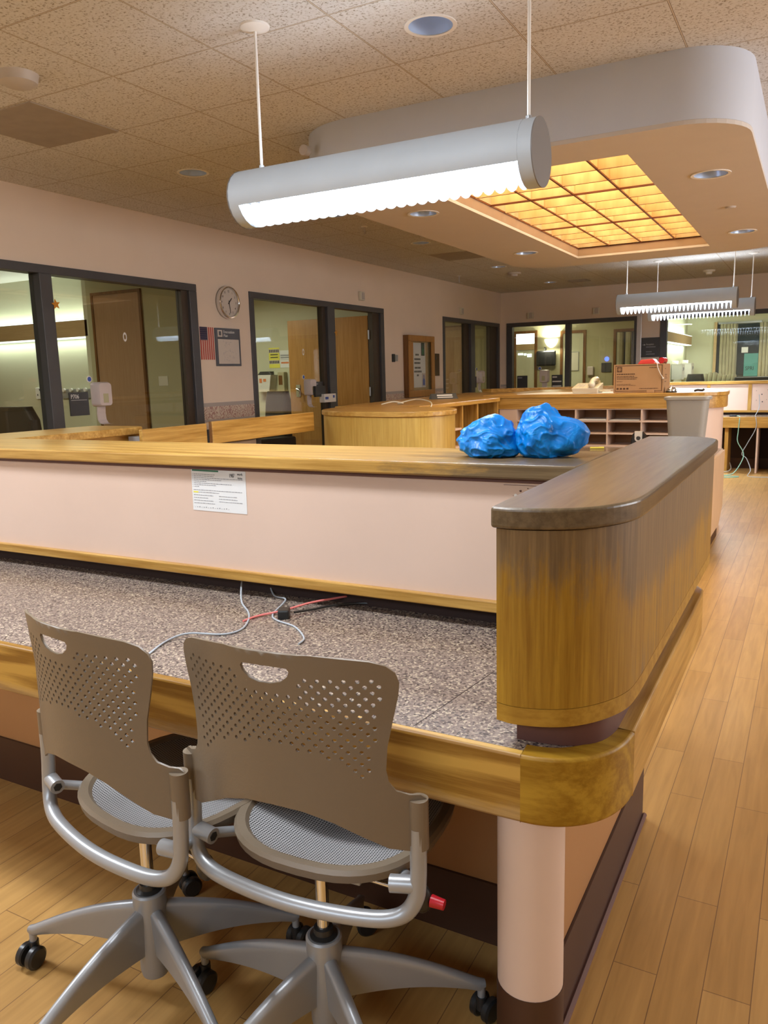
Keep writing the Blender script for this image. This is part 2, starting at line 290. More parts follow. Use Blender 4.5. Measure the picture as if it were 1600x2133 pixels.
def border_mat():
    m, nt, out = NT('scroll_wallpaper_border'); b = prin(nt, out, (0.5, 0.4, 0.35), 0.7)
    mp = coords(nt, (1, 1, 1)); s = nt.nodes.new('ShaderNodeSeparateXYZ'); L(nt, mp.outputs[0], s.inputs[0])
    n0 = N(nt, 'ShaderNodeTexNoise', Scale=11.0, Detail=0.0, Distortion=1.6); L(nt, mp.outputs[0], n0.inputs['Vector'])
    ml = N(nt, 'ShaderNodeMath', operation='MULTIPLY'); ml.inputs[1].default_value = 34.0; L(nt, n0.outputs[0], ml.inputs[0])
    n1 = N(nt, 'ShaderNodeMath', operation='SINE'); L(nt, ml.outputs[0], n1.inputs[0])
    n = N(nt, 'ShaderNodeMath', operation='MULTIPLY_ADD'); n.inputs[1].default_value = 0.5; n.inputs[2].default_value = 0.55; L(nt, n1.outputs[0], n.inputs[0])
    r = ramp(nt, [(0.30, (0.40, 0.25, 0.22)), (0.50, (0.62, 0.54, 0.45))]); L(nt, n.outputs[0], r.inputs[0])
    g = ramp(nt, [(0.0, (0.40, 0.36, 0.34)), (0.12, (1, 1, 1)), (0.80, (0.40, 0.36, 0.34))]); g.color_ramp.interpolation = 'CONSTANT'
    mr = nt.nodes.new('ShaderNodeMapRange'); mr.inputs[1].default_value = 1.0; mr.inputs[2].default_value = 1.185; L(nt, s.outputs[2], mr.inputs[0]); L(nt, mr.outputs[0], g.inputs[0])
    isw = N(nt, 'ShaderNodeMath', operation='GREATER_THAN'); isw.inputs[1].default_value = 0.9; L(nt, g.outputs[0], isw.inputs[0])
    mx = nt.nodes.new('ShaderNodeMixRGB'); L(nt, isw.outputs[0], mx.inputs[0]); L(nt, g.outputs[0], mx.inputs[1]); L(nt, r.outputs[0], mx.inputs[2])
    L(nt, mx.outputs[0], b.inputs['Base Color']); return m
M['border'] = border_mat()

# ------------------------------------------------------------------ mesh helpers
class MB:
    def __init__(s, X=None): s.bm = bmesh.new(); s.X = X or Matrix(); s.mi = 0
    def _add(s, vs, fs, smooth=False):
        b = [s.bm.verts.new(s.X @ Vector(v)) for v in vs]
        for f in fs:
            try:
                g = s.bm.faces.new([b[i] for i in f]); g.material_index = s.mi; g.smooth = smooth
            except ValueError: pass
        return s
    def box(s, x0, x1, y0, y1, z0, z1):
        v = [(x, y, z) for x in (x0, x1) for y in (y0, y1) for z in (z0, z1)]
        return s._add(v, [(0, 1, 3, 2), (4, 6, 7, 5), (0, 4, 5, 1), (2, 3, 7, 6), (0, 2, 6, 4), (1, 5, 7, 3)])
    def loft(s, rings, closed=True, caps=True, smooth=True):
        n = len(rings[0]); vs = [p for r in rings for p in r]; fs = []
        for i in range(len(rings)-1):
            for j in range(n if closed else n-1):
                k = (j+1) % n; fs.append((i*n+j, i*n+k, (i+1)*n+k, (i+1)*n+j))
        s._add(vs, fs, smooth)
        if caps and closed:
            s._add(list(rings[0]), [tuple(range(n))]); s._add(list(rings[-1]), [tuple(range(n))])
        return s
    def prism(s, pts, z0, z1, smooth=False):
        n = len(pts)
        v = [(x, y, z0) for x, y in pts] + [(x, y, z1) for x, y in pts]
        fs = [tuple(range(n)), tuple(range(n, 2*n))] + [(i, (i+1) % n, n+(i+1) % n, n+i) for i in range(n)]
        b = [s.bm.verts.new(s.X @ Vector(p)) for p in v]
        for q, f in enumerate(fs):
            g = s.bm.faces.new([b[i] for i in f]); g.material_index = s.mi; g.smooth = smooth and q > 1
        return s
    def tube(s, path, r, n=10, caps=True, smooth=True):
        pts = [Vector(p) for p in path]; rings = []
        rs = r if isinstance(r, (list, tuple)) else [r]*len(pts)
        up = None
        for i, p in enumerate(pts):
            a = pts[max(0, i-1)]; b = pts[min(len(pts)-1, i+1)]; t = (b-a)
            t = t.normalized() if t.length > 1e-9 else Vector((0, 0, 1))
            if up is None: up = t.orthogonal().normalized()
            else:
                up = (up - t*up.dot(t)); up = up.normalized() if up.length > 1e-6 else t.orthogonal().normalized()
            w_ = t.cross(up)
            rings.append([p + (up*math.cos(q)+w_*math.sin(q))*rs[i] for q in (2*PI*k/n for k in range(n))])
        return s.loft(rings, caps=caps, smooth=smooth)
    def cyl(s, a, b, r, n=20, r2=None):
        return s.tube([a, b], [r, r if r2 is None else r2], n)
    def lathe(s, prof, n=28, c=(0, 0, 0), smooth=True):
        rings = [[(c[0]+r*math.cos(2*PI*k/n), c[1]+r*math.sin(2*PI*k/n), c[2]+z) for k in range(n)] for r, z in prof]
        return s.loft(rings, caps=False, smooth=smooth)
    def ball(s, c, r, n=14, m=8):
        rr = r if isinstance(r, (tuple, list)) else (r, r, r)
        rings = []
        for i in range(m+1):
            a = PI*i/m; q = max(0.001, math.sin(a))
            rings.append([(c[0]+rr[0]*q*math.cos(2*PI*k/n), c[1]+rr[1]*q*math.sin(2*PI*k/n), c[2]+rr[2]*math.cos(a)) for k in range(n)])
        return s.loft(rings, smooth=True)
    def build(s, name, mat, parent=None, bevel=0, seg=2, local=False, sub=0):
        bmesh.ops.recalc_face_normals(s.bm, faces=s.bm.faces)
        me = bpy.data.meshes.new(name); s.bm.to_mesh(me); s.bm.free()
        for m in (mat if isinstance(mat, (list, tuple)) else [mat]): me.materials.append(m)
        if any(p.use_smooth for p in me.polygons): me.set_sharp_from_angle(angle=math.radians(38))
        o = bpy.data.objects.new(name, me); C.objects.link(o)
        if bevel:
            b = o.modifiers.new('bevel', 'BEVEL'); b.width = bevel; b.segments = seg; b.limit_method = 'ANGLE'; b.angle_limit = math.radians(40)
        if sub:
            b = o.modifiers.new('sub', 'SUBSURF'); b.levels = sub; b.render_levels = sub
        if parent: adopt(o, parent, local)
        return o
def wmat(o):
    m = Matrix.Translation(o.location) @ o.rotation_euler.to_matrix().to_4x4()
    if o.parent: m = wmat(o.parent) @ o.matrix_parent_inverse @ m
    return m
def adopt(o, parent, local=False):
    o.parent = parent
    if not local: o.matrix_parent_inverse = wmat(parent).inverted()
def tag(o, label, cat, group=None):
    o['label'] = label; o['category'] = cat
    if group: o['group'] = group
    return o
def thing(name, label, cat, loc=(0, 0, 0), rz=0, group=None):
    o = bpy.data.objects.new(name, None); C.objects.link(o); o.location = loc; o.rotation_euler = (0, 0, rz); o.empty_display_size = 0.05
    return tag(o, label, cat, group)
def struct(o): o['kind'] = 'structure'; return o
def copy_tree(o, parent=None):
    c = o.copy(); C.objects.link(c); c.parent = parent
    for ch in [x for x in bpy.data.objects if x.parent == o]: copy_tree(ch, c)
    return c
def WX(x, y, z): return Matrix(((0, 0, 1, x), (1, 0, 0, y), (0, 1, 0, z), (0, 0, 0, 1)))     # on a wall that faces +x
def WY(x, y, z): return Matrix(((1, 0, 0, x), (0, 0, -1, y), (0, 1, 0, z), (0, 0, 0, 1)))    # on a wall that faces -y
def catmull(P, n=6):
    P = [Vector(p) for p in P]; out = []
    for i in range(len(P)-1):
        a = P[max(0, i-1)]; b = P[i]; c = P[i+1]; d = P[min(len(P)-1, i+2)]
        for k in range(n):
            t = k/n; out.append(0.5*((2*b)+(c-a)*t+(2*a-5*b+4*c-d)*t*t+(3*b-a-3*c+d)*t**3))
    out.append(P[-1]); return out
def rrect(x0, x1, y0, y1, r, n=6):
    rs = r if isinstance(r, (list, tuple)) else [r]*4; out = []
    for (cx, cy, a0), q in zip(((x1, y1, 0), (x0, y1, 90), (x0, y0, 180), (x1, y0, 270)), rs):
        sx = -1 if cx == x1 else 1; sy = -1 if cy == y1 else 1
        if q <= 0: out.append((cx, cy)); continue
        for k in range(n+1):
            a = math.radians(a0+90*k/n); out.append((cx+sx*q+q*math.cos(a), cy+sy*q+q*math.sin(a)))
    return out
def text(s, size, mat, X, parent, name='lettering', sx=1.0, align='LEFT'):
    c = bpy.data.curves.new('t', 'FONT'); c.body = s; c.size = size; c.align_x = align; c.extrude = 0.0004; c.resolution_u = 2
    o = bpy.data.objects.new('t', c); C.objects.link(o)
    dg = bpy.context.evaluated_depsgraph_get(); me = bpy.data.meshes.new_from_object(o.evaluated_get(dg))
    bpy.data.objects.remove(o); bpy.data.curves.remove(c)
    me.transform(X @ Matrix.Diagonal((sx, 1, 1, 1))); me.name = name; me.materials.clear(); me.materials.append(mat)
    ob = bpy.data.objects.new(name, me); C.objects.link(ob)
    if parent: adopt(ob, parent)
    return ob
def plate(outline, holes, z, th, name, mat, parent=None, up=True):
    """a flat slab with round or square holes cut through it"""
    pts = [Vector(p) for p in outline]; edges = [(i, (i+1) % len(outline)) for i in range(len(outline))]
    for h in holes:
        b = len(pts); pts += [Vector(p) for p in h]; edges += [(b+i, b+(i+1) % len(h)) for i in range(len(h))]
    V, E, F, *_ = delaunay_2d_cdt(pts, edges, [], 0, 1e-5)
    def inside(p, poly):
        c = False; j = len(poly)-1
        for i in range(len(poly)):
            if (poly[i][1] > p.y) != (poly[j][1] > p.y) and p.x < (poly[j][0]-poly[i][0])*(p.y-poly[i][1])/(poly[j][1]-poly[i][1])+poly[i][0]: c = not c
            j = i
        return c
    F = [f for f in F if (lambda c: inside(c, outline) and not any(inside(c, h) for h in holes))(sum((V[i] for i in f), Vector((0, 0)))/len(f))]
    mb = MB(); mb._add([(v.x, v.y, z) for v in V], F); 
    o = mb.build(name, mat, parent); s = o.modifiers.new('solid', 'SOLIDIFY'); s.thickness = th; s.offset = 1 if up else -1
    # make every face look down, so that the slab grows upwards
    me = o.data
    if me.polygons and me.polygons[0].normal.z > 0: me.flip_normals()
    s.offset = -1
    return o
def circ(x, y, r, n=28): return [(x+r*math.cos(2*PI*k/n), y+r*math.sin(2*PI*k/n)) for k in range(n)]

# ------------------------------------------------------------------ the setting
ZC = 2.85; XW = -5.21; YB = 14.23
struct(MB().box(-14, 4.2, -5, 26, -0.1, 0).build('floor', M['floor']))
cans_ceil = [(-1.513, 3.286), (-3.95, 4.54), (-3.92, 6.38), (-3.95, 8.234), (-3.95, 10.71), (-3.93, 13.09)]
cans_soff = [(-0.61, 5.22), (-0.61, 7.51), (-2.49, 5.24), (-2.49, 7.50)]
soff_out = rrect(-2.90, -0.34, 4.12, 8.72, [0.45, 0.45, 0.45, 0.32], 10)
struct(plate([(XW-0.12, -5), (4.2, -5), (4.2, YB+0.14), (XW-0.12, YB+0.14)], [circ(x, y, 0.1) for x, y in cans_ceil] , ZC, 0.03, 'ceiling', M['ceil']))
# dropped soffit: rounded rim, underside with the lattice opening
mb = MB(); n_ = len(soff_out); ring = lambda z: [(x, y, z) for x, y in soff_out]
mb.loft([ring(2.5385), ring(ZC)], caps=False, smooth=True)
so = struct(mb.build('ceiling_soffit', M['soffit']))
LX0, LX1, LY0, LY1 = -2.175, -0.94, 4.50, 8.185
struct(plate(soff_out, [[(LX0, LY0), (LX1, LY0), (LX1, LY1), (LX0, LY1)]] + [circ(x, y, 0.1) for x, y in cans_soff], 2.518, 0.02, 'ceiling_soffit_underside', M['soffit_in']))
mb = MB()
for a in ((LX0-.02, LX0, LY0-.02, LY1+.02), (LX1, LX1+.02, LY0-.02, LY1+.02), (LX0, LX1, LY0-.02, LY0), (LX0, LX1, LY1, LY1+.02)): mb.box(a[0], a[1], a[2], a[3], 2.539, 2.80)
struct(mb.build('trim_1', M['tanpanel2']))

def wallbox(name, boxes, mat): 
    mb = MB()
    for b in boxes: mb.box(*b)
    return struct(mb.build(name, mat))
HZ = 2.30
wallbox('wall_left', [(XW-0.12, XW, -5, YB, HZ, ZC), (XW-0.12, XW, -5, 2.45, 0, HZ), (XW-0.12, XW, 5.915, 6.72, 0, HZ), (XW-0.12, XW, 9.64, 11.60, 0, HZ), (XW-0.12, XW, 14.15, YB, 0, HZ)], M['wall'])
wallbox('wall_back', [(XW-0.12, 4.2, YB, YB+0.14, HZ, ZC), (XW-0.12, -5.09, YB, YB+0.14, 0, HZ), (-2.74, -2.36, YB, YB+0.14, 0, HZ), (2.2, 4.2, YB, YB+0.14, 0, HZ)], M['wall'])
wallbox('wall_right', [(4.1, 4.2, -5, YB, 0, ZC)], M['wall'])
wallbox('wall_front', [(XW-0.12, 4.2, -5.1, -5, 0, ZC)], M['wall'])
mb = MB()
for y0, y1 in ((5.915, 6.72), (9.64, 11.60)): mb.box(XW, XW+0.003, y0, y1, 1.0, 1.185)
mb.box(XW, -5.09, YB-0.003, YB, 1.0, 1.185)
struct(mb.build('trim_2', M['border']))
mb = MB()
for y0, y1 in ((5.93, 6.70), (9.66, 11.58)): mb.box(XW, XW+0.035, y0, y1, 0.78, 0.93)
struct(mb.build('trim_3', M['frame'], bevel=0.006))
mb = MB()
for y0, y1 in ((5.915, 6.72), (9.64, 11.60)): mb.box(XW, XW+0.012, y0, y1, 0, 0.12)
struct(mb.build('baseboard_left', M['brown']))

def window(n, y0, y1, mull, panes, dark=()):
    """a floor-to-header steel frame in the left wall; the panes are glass"""
    mb = MB(); a, b = XW-0.10, XW+0.015
    mb.box(a, b, y0, y1, HZ-0.065, HZ); mb.box(a, b, y0, y0+0.07, 0, HZ-0.065); mb.box(a, b, y1-0.10, y1, 0, HZ-0.065)
    mb.box(a, b, y0, y1, 0, 0.08)
    for m0, m1 in mull: mb.box(a, b+0.01, m0, m1, 0.08, HZ-0.065)
    o = struct(mb.build('window_%d' % n, M['frame'], bevel=0.004))
    if dark:
        mb = MB()
        for d0, d1 in dark: mb.box(a+0.02, b-0.03, d0, d1, 0.08, HZ-0.065)
        p = mb.build('inner_frame', M['framedark'], o); p['label'] = 'dark brown sliding frame'
    for p0, p1 in panes: MB().box(XW-0.055, XW-0.047, p0, p1, 0.08, HZ-0.065).build('glass_pane', M['glass'], o)
    return o
window(1, 2.45, 5.915, [(4.165, 4.275)], [(2.52, 4.165), (4.275, 5.73)], [(5.73, 5.815)])
window(2, 6.72, 9.64, [(8.20, 8.36)], [(6.79, 8.14)], [(8.13, 8.20), (9.36, 9.54)])
window(3, 11.60, 14.15, [(12.72, 12.90)], [(11.70, 12.55), (12.90, 13.70)], [(12.55, 12.72), (13.70, 14.05)])
def window_b(n, x0, x1, mull, panes):
    mb = MB(); a, b = YB-0.015, YB+0.10
    mb.box(x0, x1, a, b, HZ-0.07, HZ); mb.box(x0, x0+0.11, a, b, 0, HZ-0.07); mb.box(x1-0.05, x1, a, b, 0, HZ-0.07); mb.box(x0, x1, a, b, 0, 0.08)
    for m0, m1 in mull: mb.box(m0, m1, a-0.01, b, 0.08, HZ-0.07)
    o = struct(mb.build('window_%d' % n, M['frame'], bevel=0.004))
    for p0, p1 in panes: MB().box(p0, p1, YB+0.047, YB+0.055, 0.08, HZ-0.07).build('glass_pane', M['glass'], o)
window_b(4, -5.09, -2.74, [(-3.985, -3.895)], [(-4.98, -3.985), (-3.895, -2.79)])
window_b(5, -2.36, 2.2, [], [(-2.25, 2.15)])
struct(MB().box(-2.745, -2.665, YB-0.018, YB, 0, 2.36).build('trim_4', M['steel'], bevel=0.003))

# patient rooms behind the glass
def room(name, walls, mat, ceil=None, cm=None):
    mb = MB()
    for b in walls: mb.box(*b)
    struct(mb.build(name, mat))
room('wall_room_near', [(-7.12, -5.34, 6.30, 6.36, 0, 2.62)], M['roomdark'])
room('wall_room_headwall', [(-12, -7.12, 6.44, 6.50, 0, 2.62), (-7.18, -7.12, 6.30, 6.50, 0, 2.62)], M['room'])
room('wall_room_outer', [(-12.1, -12, -1, YB, 0, 2.62), (-12, -5.34, 1.4, 1.5, 0, 2.62)], M['room'])
room('wall_room_middle', [(-12, -5.34, 9.90, 9.98, 0, 2.62)], M['room'])
room('wall_room_last', [(-12, -5.34, 14.22, 14.30, 0, 2.62)], M['roomdark'])
struct(MB().box(-12.1, XW-0.12, -1, 14.37, 2.62, 2.66).build('ceiling_rooms', M['white']))
room('wall_far_room', [(-7.2, -2.62, 17.55, 17.63, 0, 2.62), (-7.2, -7.1, YB+0.14, 17.6, 0, 2.62)], M['roomdark'])
room('wall_far_room_divider', [(-2.70, -2.60, YB+0.14, 19.3, 0, 2.62)], M['room'])
room('wall_far_room_end', [(-2.62, 4.2, 19.2, 19.3, 0, 2.62), (4.1, 4.2, YB+0.14, 19.3, 0, 2.62)], M['room'])
struct(MB().box(-7.2, 4.2, YB+0.14, 19.3, 2.62, 2.66).build('ceiling_far_rooms', M['white']))

# ------------------------------------------------------------------ ceiling things
def can(x, y, z, label, grp, first=[None]):
    if first[0] is None:
        t = thing('recessed_downlight', label, 'light', (0, 0, 0), 0, grp)
        MB().lathe([(0.112, -0.004), (0.112, 0.004), (0.098, 0.004), (0.094, -0.003), (0.112, -0.004)], 32).build('trim_ring', M['white'], t, local=True)
        MB().lathe([(0.097, 0.0), (0.092, 0.05), (0.078, 0.12), (0.04, 0.165), (0.0, 0.17)], 32).build('reflector', M['canrefl'], t, local=True)
        MB().tube([(-0.04, 0.0, 0.10), (0.04, 0.012, 0.10)], 0.006, 8).build('lamp_tube', M['whiteplastic'], t, local=True)
        first[0] = t; o = t
    else: o = copy_tree(first[0]); o['label'] = label; o['group'] = grp
    o.location = (x, y, z)
def canrefl():
    m, nt, out = NT('blue_grey_reflector'); b = prin(nt, out, (0.42, 0.50, 0.72), 0.30, 0.25)
    b.inputs['Base Color'].default_value = (0.60, 0.74, 1.0, 1)
    b.inputs['Roughness'].default_value = 0.22
    return m
M['canrefl'] = canrefl()
labs = ['large round downlight in the tiles above the hanging lamp', 'round downlight left of the hanging lamp, above the left window',
        'round downlight mostly hidden behind the lower edge of the hanging lamp', 'round downlight in the tiles left of the soffit, second from the hanging lamp',
        'round downlight in the tiles left of the soffit near its far corner', 'small far downlight in the tiles close to the back wall']
for (x, y), l in zip(cans_ceil, labs): can(x, y, ZC, l, 'downlights in the tiled ceiling')
labs = ['downlight in the soffit right of the lattice, the nearer one', 'downlight in the soffit right of the lattice, the farther one',
        'downlight in the soffit left of the lattice, just under the hanging lamp', 'downlight in the soffit left of the lattice near its far corner']
for (x, y), l in zip(cans_soff, labs): can(x, y, 2.518, l, 'downlights in the soffit')

# backlit lattice in the soffit: 3 x 4 cells of four slats each
t = thing('lattice_light', 'backlit amber wood lattice set into the ceiling soffit', 'ceiling light', ((LX0+LX1)/2, (LY0+LY1)/2, 2.55))
MB().box(LX0, LX1, LY0, LY1, 2.80, 2.81).build('light_panel', M['latticelamp'], t)
mb = MB()
cw = (LX1-LX0)/4
for i in range(5):
    x = LX0+cw*i; mb.box(x-0.006, x+0.006, LY0, LY1, 2.6065, 2.616)
for j in range(4):
    y = LY0 + (LY1-LY0)*j/3; mb.box(LX0, LX1, y-0.008, y+0.008, 2.6060, 2.617)
mb.build('frame_bars', M['redwood'], t)
for i in range(5):
    x = min(max(LX0+cw*i, LX0+.004), LX1-.004); MB().box(x-0.004, x+0.004, LY0, LY1, 2.617, 2.72).build('long_slat', M['slat'], t)
for j in range(1, 13):
    y = LY0 + (LY1-LY0)*j/12 - (0.004 if j == 12 else 0)
    for i in range(4):
        mb = MB(); mb.box(LX0+cw*i+0.006, LX0+cw*(i+1)-0.006, y-0.004, y+0.004, 2.6090, 2.71); mb.mi = 1; mb.box(LX0+cw*i+0.006, LX0+cw*(i+1)-0.006, y-0.0045, y+0.0045, 2.607, 2.6088)
        mb.build('cross_slat', [M['slat'], M['redwood']], t)
area('lattice_tubes', ((LX0+LX1)/2, (LY0+LY1)/2, 2.795), (1.15, 3.6), 20, (1.0, 0.72, 0.40))

# pendant fixtures
def pendant(label, x0, yc, zb, grp=None, first=[None], power=1.0, up=1.0):
    Ln, R = 1.33, 0.1175
    if first[0] is None:
        t = thing('pendant_light', label, 'hanging light', (0, 0, 0), 0, grp)
        def arc(a0, a1, r, n=22): return [(r*math.cos(math.radians(a0+(a1-a0)*k/n)), r*math.sin(math.radians(a0+(a1-a0)*k/n))) for k in range(n+1)]
        mb = MB()
        for a0, a1, x0_, x1_ in ((-22, 76, 0.05, Ln-0.05), (104, 202, 0.05, Ln-0.05), (-90, 270, 0.0, 0.05), (-90, 270, Ln-0.05, Ln)):
            o_, i_ = arc(a0, a1, R), arc(a0, a1, R-0.004)
            prof = o_ + i_[::-1]
            mb.loft([[(x0_, y, z) for y, z in prof], [(x1_, y, z) for y, z in prof]])
        mb.build('housing', M['fixture'], t, local=True)
        for xx in (-0.004, Ln): 
            p = MB().cyl((xx, 0, 0), (xx+0.004, 0, 0), R+0.001, 48).build('end_cap', M['fixcap'], t, local=True)
        mb = MB(); n = 27
        for k in range(n):
            x = 0.068+(Ln-0.136)*k/(n-1); pts = arc(200, 340, R-0.006, 16)
            pts = [(0.093, -0.036), (-0.093, -0.036)] + [(y, z-0.006) for y, z in pts]
            mb._add([(x-0.001, y, z) for y, z in pts] + [(x+0.001, y, z) for y, z in pts], [tuple(range(len(pts))), tuple(range(len(pts), 2*len(pts)))] + [(i, (i+1) % len(pts), len(pts)+(i+1) % len(pts), len(pts)+i) for i in range(len(pts))])
        mb.build('louvre', M['louver'], t, local=True)
        for s in (-0.04, 0.04): MB().cyl((0.06, s, -0.005), (Ln-0.06, s, -0.005), 0.013, 12).build('lamp_tube', M['lamp'], t, local=True)
        zr = ZC-zb-R
        for xr in (0.10, Ln-0.045):
            MB().cyl((xr, 0, R-0.002), (xr, 0, zr), 0.0062, 12).build('rod', M['white'], t, local=True)
            MB().lathe([(0, zr-0.022), (0.03, zr-0.02), (0.06, zr-0.008), (0.062, zr), (0, zr)], 32, (xr, 0, 0)).build('canopy', M['white'], t, local=True)
            MB().cyl((xr, 0, R-0.004), (xr, 0, R+0.012), 0.011, 16).build('collar', M['silver'], t, local=True)
        first[0] = t; o = t
    else: o = copy_tree(first[0]); o['label'] = label
    o.location = (x0, yc, zb+R)
    cx = x0+Ln/2
    area('pendant_tube_down', (cx, yc, zb+R-0.02), (1.2, 0.15), K_PEND_DOWN*power, COOL)
    area('pendant_tube_up', (cx, yc, zb+R+0.075), (1.2, 0.05), K_PEND_UP*up, COOL, (PI, 0, 0))
    return o
pendant('large grey cylindrical lamp hanging by two rods over the near counter', -2.24, 2.90, 2.055, 'cylindrical hanging lamps')
pendant('distant hanging lamp over the middle counter, the nearer of the far pair', -2.16, 10.0, 2.06, 'cylindrical hanging lamps', power=1.3, up=5.0)
pendant('distant hanging lamp over the middle counter, the farther of the far pair', -2.08, 11.6, 2.055, 'cylindrical hanging lamps', power=1.3, up=5.0)

def disc_on_ceiling(name, x, y, prof, label, cat, mat, z=ZC):
    return tag(MB().lathe([(r, -d) for r, d in prof], 28, (x, y, z)).build(name, mat), label, cat)
disc_on_ceiling('smoke_detector', -3.40, 2.72, [(0.0, 0.055), (0.06, 0.053), (0.085, 0.04), (0.09, 0.012), (0.095, 0.0)], 'pale round detector on the ceiling at the left edge of the view', 'smoke detector', M['detector'])
disc_on_ceiling('smoke_detector', -1.51, 13.2, [(0.0, 0.06), (0.04, 0.06), (0.05, 0.03), (0.085, 0.02), (0.09, 0.0)], 'white detector on the far ceiling above the pair of hanging lamps', 'smoke detector', M['white'])
disc_on_ceiling('smoke_detector', -4.0, 11.5, [(0.0, 0.05), (0.05, 0.05), (0.055, 0.025), (0.095, 0.02), (0.1, 0.0)], 'pale detector on the ceiling between the two farthest downlights', 'smoke detector', M['detector'])
disc_on_ceiling('ceiling_button', -0.60, 6.33, [(0.0, 0.012), (0.03, 0.011), (0.038, 0.0)], 'small round button between the two downlights right of the lattice', 'ceiling button', M['detector'], 2.518)
for i, (x, y, l) in enumerate([(-3.98, 7.03, 'small sprinkler head below the hanging lamp, left of the soffit'), (-4.78, 11.27, 'sprinkler head hanging near the top of the left wall')]):
    t = thing('sprinkler_head', l, 'sprinkler', (x, y, ZC), 0, 'sprinkler heads')
    MB().lathe([(0.0, -0.004), (0.035, -0.003), (0.036, 0)], 20, (0, 0, 0)).build('escutcheon', M['white'], t, local=True)
    MB().cyl((0, 0, 0), (0, 0, -0.07 if i == 0 else -0.10), 0.009, 10).build('stem', M['detector'], t, local=True)
    MB().cyl((0, 0, -0.045 if i == 0 else -0.10), (0, 0, -0.05 if i == 0 else -0.105), 0.022 if i == 0 else 0.05, 16).build('deflector', M['detector'], t, local=True)
tag(MB().box(-4.257, -3.657, 2.985, 3.585, ZC-0.006, ZC+0.004).build('ceiling_panel', M['vent'], bevel=0.003), 'flat grey access panel in the ceiling tiles at the left', 'ceiling panel')
mb = MB()
mb.box(-4.26, -3.66, 9.1, 9.7, ZC-0.006, ZC+0.004)
tag(mb.build('ceiling_panel', M['vent'], bevel=0.003), 'flat dull panel in the far ceiling tiles left of the soffit corner', 'ceiling panel')
mb = MB(); mb.box(-3.62, -3.32, 13.0, 13.3, ZC-0.01, ZC)
for k in range(5): mb.box(-3.60, -3.34, 13.03+k*0.05, 13.05+k*0.05, ZC-0.016, ZC-0.01)
tag(mb.build('ceiling_vent', M['vent']), 'small square grille beside the farthest downlight', 'vent')
tag(MB().cyl((-2.72, 4.14, 2.72), (-2.72, 4.10, 2.72), 0.03, 16).build('round_sensor', M['detector']), 'small round sensor at the rounded left end of the soffit', 'sensor')

# ------------------------------------------------------------------ near reception counter
def strip_along(pts, th, z0, z1, X=None):
    """a band of thickness th that follows a plan line"""
    mb = MB(X); P = [Vector((a, b)) for a, b in pts]; out = []
    for i, p in enumerate(P):
        a = P[max(0, i-1)]; b = P[min(len(P)-1, i+1)]; d = (b-a).normalized(); nrm = Vector((-d.y, d.x)); out.append(p+nrm*th)
    mb.loft([[(*P[i], z0), (*P[i], z1), (*out[i], z1), (*out[i], z0)] for i in range(len(P))], smooth=True)
    return mb
DZ = 0.735
t = thing('reception_counter', 'oak and pink laminate reception counter with a speckled work surface in the foreground', 'counter', (-1.6, 1.9, 0))
cap_block = [(-0.477, 1.250), (-0.435, 1.247), (-0.375, 1.262), (-0.327, 1.290), (-0.288, 1.340), (-0.262, 1.405), (-0.256, 1.47), (-0.255, 1.52), (-0.255, 1.56), (-0.255, 2.56), (-0.256, 2.62), (-0.262, 2.70), (-0.295, 2.76), (-0.345, 2.79), (-0.40, 2.80), (-0.49, 2.79)]
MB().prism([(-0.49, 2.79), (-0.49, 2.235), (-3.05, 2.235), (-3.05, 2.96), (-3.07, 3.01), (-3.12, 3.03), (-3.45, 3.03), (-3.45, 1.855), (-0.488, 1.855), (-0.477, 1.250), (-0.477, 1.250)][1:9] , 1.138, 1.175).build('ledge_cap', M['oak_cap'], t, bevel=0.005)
def smooth2(P, n=4):
    V = [Vector(p) for p in P]; out = []
    T = [(V[min(len(V)-1, i+1)]-V[max(0, i-1)]).normalized() for i in range(len(V))]
    for i in range(len(V)-1):
        a, b = V[i], V[i+1]; l = (b-a).length
        for k in range(n if l < 0.5 else 1):
            t = k/n; h = (2*t**3-3*t*t+1, t**3-2*t*t+t, -2*t**3+3*t*t, t**3-t*t)
            p = a*h[0]+T[i]*l*h[1]+b*h[2]+T[i+1]*l*h[3]; out.append((p.x, p.y))
    return out+[tuple(V[-1])]
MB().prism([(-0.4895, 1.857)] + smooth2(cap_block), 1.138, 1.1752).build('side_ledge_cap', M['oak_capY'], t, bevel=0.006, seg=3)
inner = [(-0.470, 1.262), (-0.435, 1.256), (-0.375, 1.271), (-0.332, 1.299), (-0.294, 1.349), (-0.270, 1.41), (-0.264, 1.475), (-0.263, 1.52), (-0.263, 1.56), (-0.263, 2.55), (-0.264, 2.61), (-0.270, 2.69), (-0.30, 2.745), (-0.345, 2.775), (-0.40, 2.785), (-0.48, 2.775)]
inner = smooth2(inner)
MB().prism(inner, 0.8175, 1.136, smooth=True).build('end_block', M['oak_block'], t)
MB().prism(inner, 0.784, 0.8165, smooth=True).build('end_block_foot', M['oak_foot'], t)
MB().box(-3.42, -0.482, 1.88, 2.20, 0.786, 1.136).build('ledge_panel', M['pink'], t)
MB().box(-3.43, -0.482, 1.862, 2.205, 0.784, 0.814).build('lower_trim', M['oakX'], t, bevel=0.003)
MB().box(-3.42, -3.08, 2.2, 3.0, 0.786, 1.136).build('left_wing_panel', M['oakY'], t)
MB().box(-3.42, -0.46, 1.875, 1.89, 1.127, 1.138).build('shade_strip', M['maroon'], t)  # dark strip that paints the shade under the ledge cap
rec = [(-0.445, 1.300), (-0.36, 1.310), (-0.31, 1.345), (-0.290, 1.40), (-0.288, 1.46), (-0.288, 1.50), (-0.288, 2.45), (-0.44, 2.45)]
